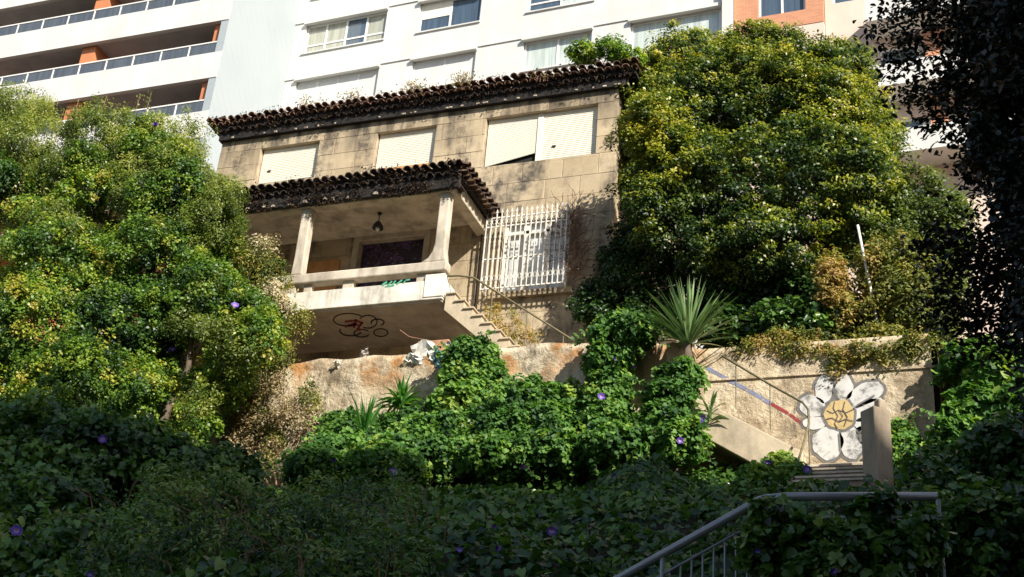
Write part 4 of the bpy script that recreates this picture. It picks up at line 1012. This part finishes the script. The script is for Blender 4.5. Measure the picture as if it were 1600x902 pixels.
# dead climber round the grilled window
t = plant('dead_climber', 885, 450, 24.75, 'leafless brown climber tangled around the right side of the window grille', 'vine')
q = random.Random(77); mb = MB()
for i in range(95):
    x, y = q.gauss(893, 9), q.uniform(440, 330); pts = [tuple(at(x, y, 24.72+q.uniform(-.08, .15)))]
    ang = q.gauss(-1.57, .9)
    for k in range(q.randint(3, 7)):
        ang += q.gauss(0, .45); x += math.cos(ang)*11; y += math.sin(ang)*11
        x = min(max(x, 850), 945)
        pts.append(tuple(at(x, y, 24.72+q.uniform(-.12, .16))))
    mb.tube(pts, [.011*(1-.7*k/len(pts)) for k in range(len(pts))], 3)
mb.build('stems', M['twig'], t)
t = plant('dry_weeds', 790, 520, 23.9, 'dry brown weeds along the porch stairs', 'weed')
foliage(t, L['rust'], [blob(790,505,23.9,.35,.2,.3), blob(815,525,23.8,.35,.2,.2), blob(770,490,24,.2,.15,.25)], 60, 40, .14, .06, .4, (.6, .25, .2), 78)

# dark tree overhanging on the right, near the viewer
t = thing('dark_tree', (2.2, 9.5, 2.6), 'dark shaded broadleaf tree overhanging the right edge', 'tree')
db = [blob(1590,60,10,.32,.6,.5), blob(1545,40,10.2,.22,.5,.25), blob(1592,180,10,.28,.6,.45), blob(1615,300,9.8,.26,.5,.45), blob(1630,420,9.6,.26,.5,.45), blob(1650,200,9.8,.5,.7,1.2), blob(1670,560,9.2,.28,.5,.9), blob(1530,120,10.4,.16,.4,.32), blob(1550,215,10.3,.14,.4,.2), (1.5, 9.8, 8.6, .7, .8, .9), (1.8, 9.6, 7.2, .8, .8, .9), (2.4, 9.7, 8.2, .8, .8, 1.0), (1.7, 9.4, 5.8, .6, .7, .6)]
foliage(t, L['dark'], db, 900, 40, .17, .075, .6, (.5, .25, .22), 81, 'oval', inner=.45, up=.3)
q = random.Random(19); mb = MB(); lp, ln_ = [], []
def spray(x0, y0, x1, y1, Y, m):
    a, b = at(x0, y0, Y), at(x1, y1, Y+q.uniform(-.3, .5)); pts = []
    for k in range(6):
        f = k/5; p = a*(1-f)+b*f; p[2] += .10*math.sin(f*3.1)+q.uniform(-.03, .03); p[0] += q.uniform(-.03, .03); pts.append(tuple(p))
    mb.tube(pts, [.012*(1-.8*k/5) for k in range(6)], 4)
    for k in range(m):
        f = q.random()**.7*5; i = min(4, int(f)); p = np.array(pts[i])*(1-f+i)+np.array(pts[i+1])*(f-i)
        o_ = np.array([q.gauss(0, .085), q.gauss(0, .08), q.gauss(-.02, .075)])
        lp.append(p+o_); ln_.append(np.array([q.gauss(0, .5), -.2+q.gauss(0, .5), .7]))
for (x1, y1) in [(1350,60),(1372,20),(1400,75),(1380,120),(1420,30),(1440,100),(1395,160),(1430,165),(1460,60),(1475,130),(1490,30),(1500,90),(1520,140),(1455,205),(1500,200),(1530,225),(1450,0),(1410,-10),(1480,160),(1540,190),
                 (1440,150),(1500,260),(1540,290),(1480,300),(1525,330),(1550,370),(1450,385),(1490,400),(1520,430),(1545,470),(1470,450),(1500,480),(1565,510),(1450,490),(1420,410),(1515,60),(1545,110),(1560,260),(1570,330),(1565,430),(1390,90),(1465,20),(1480,420),(1500,440),(1530,400),(1540,500),(1510,520),(1560,480),(1475,500),(1490,540),(1530,545),(1570,550),(1460,430),(1555,395),(1580,400),(1520,485),(1470,80),(1450,50),(1490,115),(1505,165),(1480,235),(1520,270),(1430,200),(1505,30)]:
    sx = q.uniform(60, 150); spray(x1+sx, y1-q.uniform(0, 60), x1, y1, 10.2, int(84+sx*.6))
mb.build('twigs', M['bark'], t)
link(bpy.data.objects.new('sprays', leaf_mesh('sprays', L['dark'], np.array(lp), np.array(ln_), .068*rng.uniform(.7, 1.25, len(lp)), .6, rng.normal(.5, .25, len(lp)), 'oval', .5)), t)
limbs(t, (2.2, 9.5, 2.4), [b[:3] for b in (db[0], db[1], db[2], db[3], db[4], db[5], db[6])], .11, M['bark'], seed=14)
t = thing('dark_hedge', (-.2, 13.8, 4.5), 'dark bush in shade at the lower right behind the grey railing', 'shrub')
foliage(t, L['vine'], [blob(1560,780,15,.7,.6,.5), blob(1480,810,14,.5,.5,.35), blob(1600,730,15,.5,.6,.5), blob(1580,850,13,.6,.5,.5), blob(1430,830,13.2,.5,.3,.35), blob(1470,760,16.5,.45,.4,.4)], 460, 46, .2, .085, .85, (.35, .25, .2), 82, 'heart', 'leaves')
t = thing('railing_vine', (-.8, 11.8, 4.4), 'dark vine draped over the level part of the grey railing', 'vine')
foliage(t, L['vine'], [blob(1370,800,11.85,.22,.14,.13), blob(1300,850,11.8,.40,.16,.20), blob(1210,810,11.9,.18,.14,.14), blob(1400,860,11.8,.36,.16,.22), blob(1205,860,11.8,.3,.15,.2), blob(1440,830,11.8,.16,.12,.2), blob(1340,890,11.6,.5,.2,.2)], 260, 26, .10, .075, .95, (.45, .25, .2), 84, 'heart', 'leaves', inner=.3)
mb = MB()
for px in (1210, 1300, 1370, 1440):
    p = at(px, 800, 11.86); mb.tube([(p[0]+.1, 11.8, 4.0), (p[0]-.05, 11.83, 4.8), (p[0], 11.86, p[2])], .012, 5)
mb.build('stems', M['bark'], t)

# vine carpet over the slope
n = 80000
gx = rng.uniform(-24, 2.5, n); gy = 9.0 + 13.0*rng.random(n)**.85
pg = np.column_stack([gx, gy, np.zeros(n)])
lump = .42 + .42*fbm(pg, 1.15, 91) + .24*fbm(pg, 3.1, 92)
near_rail = np.exp(-((gy-12.2)/1.0)**2)*(gx > -4.2)
lump = np.maximum(.05, lump*(1-.75*near_rail))
gz = ground(gx, gy) + lump*(.55+.45*rng.random(n)**.5) + .02
keep = ~((gx > -2.85) & (gx < -1.1) & (gy > 18.8)) & ~((gy < 11.95) & (gx > -4.5) & (gz > ground(gx, gy)+.35))
pos = np.column_stack([gx, gy, gz])[keep]
eps = .1
def lz(x, y):
    p = np.column_stack([x, y, np.zeros(len(x))]); return ground(x, y) + .42*fbm(p, 1.15, 91) + .24*fbm(p, 3.1, 92)
nr = np.column_stack([-(lz(pos[:, 0]+eps, pos[:, 1])-lz(pos[:, 0]-eps, pos[:, 1]))/(2*eps), -(lz(pos[:, 0], pos[:, 1]+eps)-lz(pos[:, 0], pos[:, 1]-eps))/(2*eps), np.ones(len(pos))])
nr += rng.normal(size=nr.shape)*.6
tn = .45 + .30*fbm(pos, .9, 93) + rng.normal(size=len(pos))*.20
carpet = bpy.data.objects.new('vine_carpet', leaf_mesh('vine_carpet', L['vine'], pos, nr, .098*rng.uniform(.5, 1.45, len(pos))*np.interp(pos[:, 1], [9, 13, 20], [1.15, 1.05, .95]), .95, tn, 'heart', .6)); link(carpet)
tag(carpet, 'thick carpet of shaded morning glory vines covering the slope', 'vines', kind='stuff')
# a second layer of finer twiggy growth, lower left
t = thing('shaded_thicket', (-7, 13, 4.5), 'grey green twiggy thicket in deep shade at the bottom left of centre', 'shrub')
foliage(t, L['vine'], fill([(150,760),(300,745),(480,760),(640,800),(700,860),(640,905),(150,905)], 46, (.2, .5), lambda y: float(np.interp(y, [745, 905], [16.5, 12.0])), 12), 620, 34, .22, .085, .42, (.55, .3, .3), 94, 'oval', 'leaves', inner=.5)
q = random.Random(31); mb = MB()
for i in range(130):
    px, py = q.uniform(150, 700), q.uniform(770, 900); Y = float(np.interp(py, [745, 905], [16.3, 11.9])); p = Vector(at(px, py, Y)); a_ = q.gauss(0, .7)
    l = q.uniform(.3, .8); mb.tube([p+Vector((0, 0, -.4)), p+Vector((a_*l*.4, -.1, l*.25)), p+Vector((a_*l, -.15, l*.45))], [.009, .006, .003], 3)
tag(mb.build('twigs', M['twig'], t), kind='stuff')
t = thing('shaded_vine_mound', (-14, 16, 6.5), 'mound of vines in shade at the lower left corner', 'vine')
foliage(t, L['vine'], [blob(60,720,17.5,1.6,1.0,.9), blob(180,720,17.8,1.3,.9,.7), blob(40,820,15.5,1.4,.9,.7), blob(120,880,14,1.1,.8,.5), blob(260,740,18.2,.9,.7,.5), blob(330,740,18.8,.8,.6,.45)], 700, 46, .24, .10, .9, (.45, .25, .2), 95, 'heart', 'leaves', inner=.3)
VINES['lm'] = t

# ------------------------------------------------------------------ litter on the wall top
def crumple(name, px, py, Y, sx, sz, mat, label, cat, seed):
    q = np.random.default_rng(seed); p = at(px, py, Y); N = 7; v = []
    for j in range(N):
        for i in range(N):
            u, w = i/(N-1)-.5, j/(N-1)-.5
            v.append((p[0]+u*sx+q.normal(0, .02), p[1]-.12*w+q.normal(0, .03)+.1*abs(u), p[2]+w*sz+.12*sx*math.sin(u*7+seed)+q.normal(0, .018)))
    mb = MB().add(v, [(j*N+i, j*N+i+1, (j+1)*N+i+1, (j+1)*N+i) for j in range(N-1) for i in range(N-1)])
    o = mb.build(name, mat); m = o.modifiers.new('thick', 'SOLIDIFY'); m.thickness = .008
    return tag(o, label, cat)
crumple('crumpled_paper', 660, 550, 22.36, .52, .42, M['paper'], 'crumpled white sheet draped over the wall top left of the ivy column', 'litter', 1)
crumple('white_rag', 645, 562, 22.36, .42, .17, M['paper'], 'small whitish rag hanging below the crumpled white sheet', 'litter', 2)
crumple('blue_rag', 684, 559, 22.36, .2, .36, M['bluecloth'], 'pale blue rag hanging over the wall top', 'litter', 3)
crumple('grey_rag', 708, 545, 22.35, .36, .24, M['greyrag'], 'grey dry cloth lying on top of the ivy column', 'litter', 4)
crumple('dirty_rag', 568, 553, 22.45, .2, .16, M['greyrag'], 'dirty grey rag on the wall top under the porch', 'litter', 5)
crumple('pale_scrap', 526, 568, 22.38, .1, .12, M['paper'], 'little pale scrap on the wall top at the left', 'litter', 6)
st = MB().tube([tuple(at(625, 516, 23.2)), tuple(at(640, 527, 23.1)), tuple(at(672, 533, 22.9)), tuple(at(708, 538, 22.7))], [.012, .016, .016, .014], 5).build('dry_branch', M['twig'])
tag(st, 'thin dry branch lying under the porch slab', 'branch')
bo = MB().box(-10.9, -10.2, 22.75, 22.85, 12.42, 12.85).build('brown_board', M['pot'], None, bevel=.01); tag(bo, 'brown board leaning on the wall top behind the white sheet', 'board')

# ------------------------------------------------------------------ violet flowers on the vines
bpy.context.view_layer.update()
dg = bpy.context.evaluated_depsgraph_get()
def flower_mesh():
    mb = MB(); k = 10
    v = [(0, 0, 0)]
    for i in range(k):
        a = 2*math.pi*i/k; v.append((.45*math.cos(a), .45*math.sin(a), .28))
    for i in range(k):
        a = 2*math.pi*i/k; r = 1.0 if i % 2 else .86; v.append((r*math.cos(a), r*math.sin(a), .40+(.05 if i % 2 else -.05)))
    f = [(0, 1+i, 1+(i+1) % k) for i in range(k)] + [(1+i, 11+i, 11+(i+1) % k, 1+(i+1) % k) for i in range(k)]
    me = bpy.data.meshes.new('violet_flower'); me.from_pydata(v, [], f); me.materials.append(M['purple']); me.materials.append(M['throat'])
    for i, p in enumerate(me.polygons): p.material_index = 1 if i < k else 0
    return me
FM = flower_mesh()
FH = FM.copy()
for v_ in FH.vertices:
    k_ = math.hypot(v_.co.x, v_.co.y)
    if k_ > .6: v_.co.x *= .62; v_.co.y *= .62; v_.co.z += .38
fl = [(245,198,8),(367,478,8),(305,447,6),(160,687,10),(25,830,9),(140,898,8),(615,738,8),(820,730,9),(770,825,8),(862,830,9),(782,857,8),(718,860,6),(1262,733,9),(1200,727,9),(990,575,9),(1062,688,8),(875,645,7),(1183,865,9),(1308,893,11),(519,720,8),
      (415,397,7),(270,548,8),(960,560,6),(940,620,7),(1100,655,6),(960,745,7),(700,770,6),(110,525,6)]
for px, py, rp in fl:
    d = Vector(RC @ cdir(px, py)).normalized()
    hit, lo_, nn, fi, ob, mt = scene.ray_cast(dg, Vector(EYE), d)
    if not hit or ob is None: continue
    root = ob
    while root.parent: root = root.parent
    if root.get('category') in ('building', 'house', 'railing', 'stairs', 'wall'): continue
    dist = (lo_-Vector(EYE)).length
    o = bpy.data.objects.new('violet_flower', FH if rnd.random() < .35 else FM)
    link(o, root, lo_ - d*.10)
    r = rp*dist/FPX*rnd.uniform(.75, 1.1); o.scale = (r, r*rnd.uniform(.7, 1), r)
    o.rotation_euler = (-d*.8 + Vector((rnd.uniform(-.8, .8), -.1, rnd.uniform(-.2, .7)))).to_track_quat('Z', 'Y').to_euler()
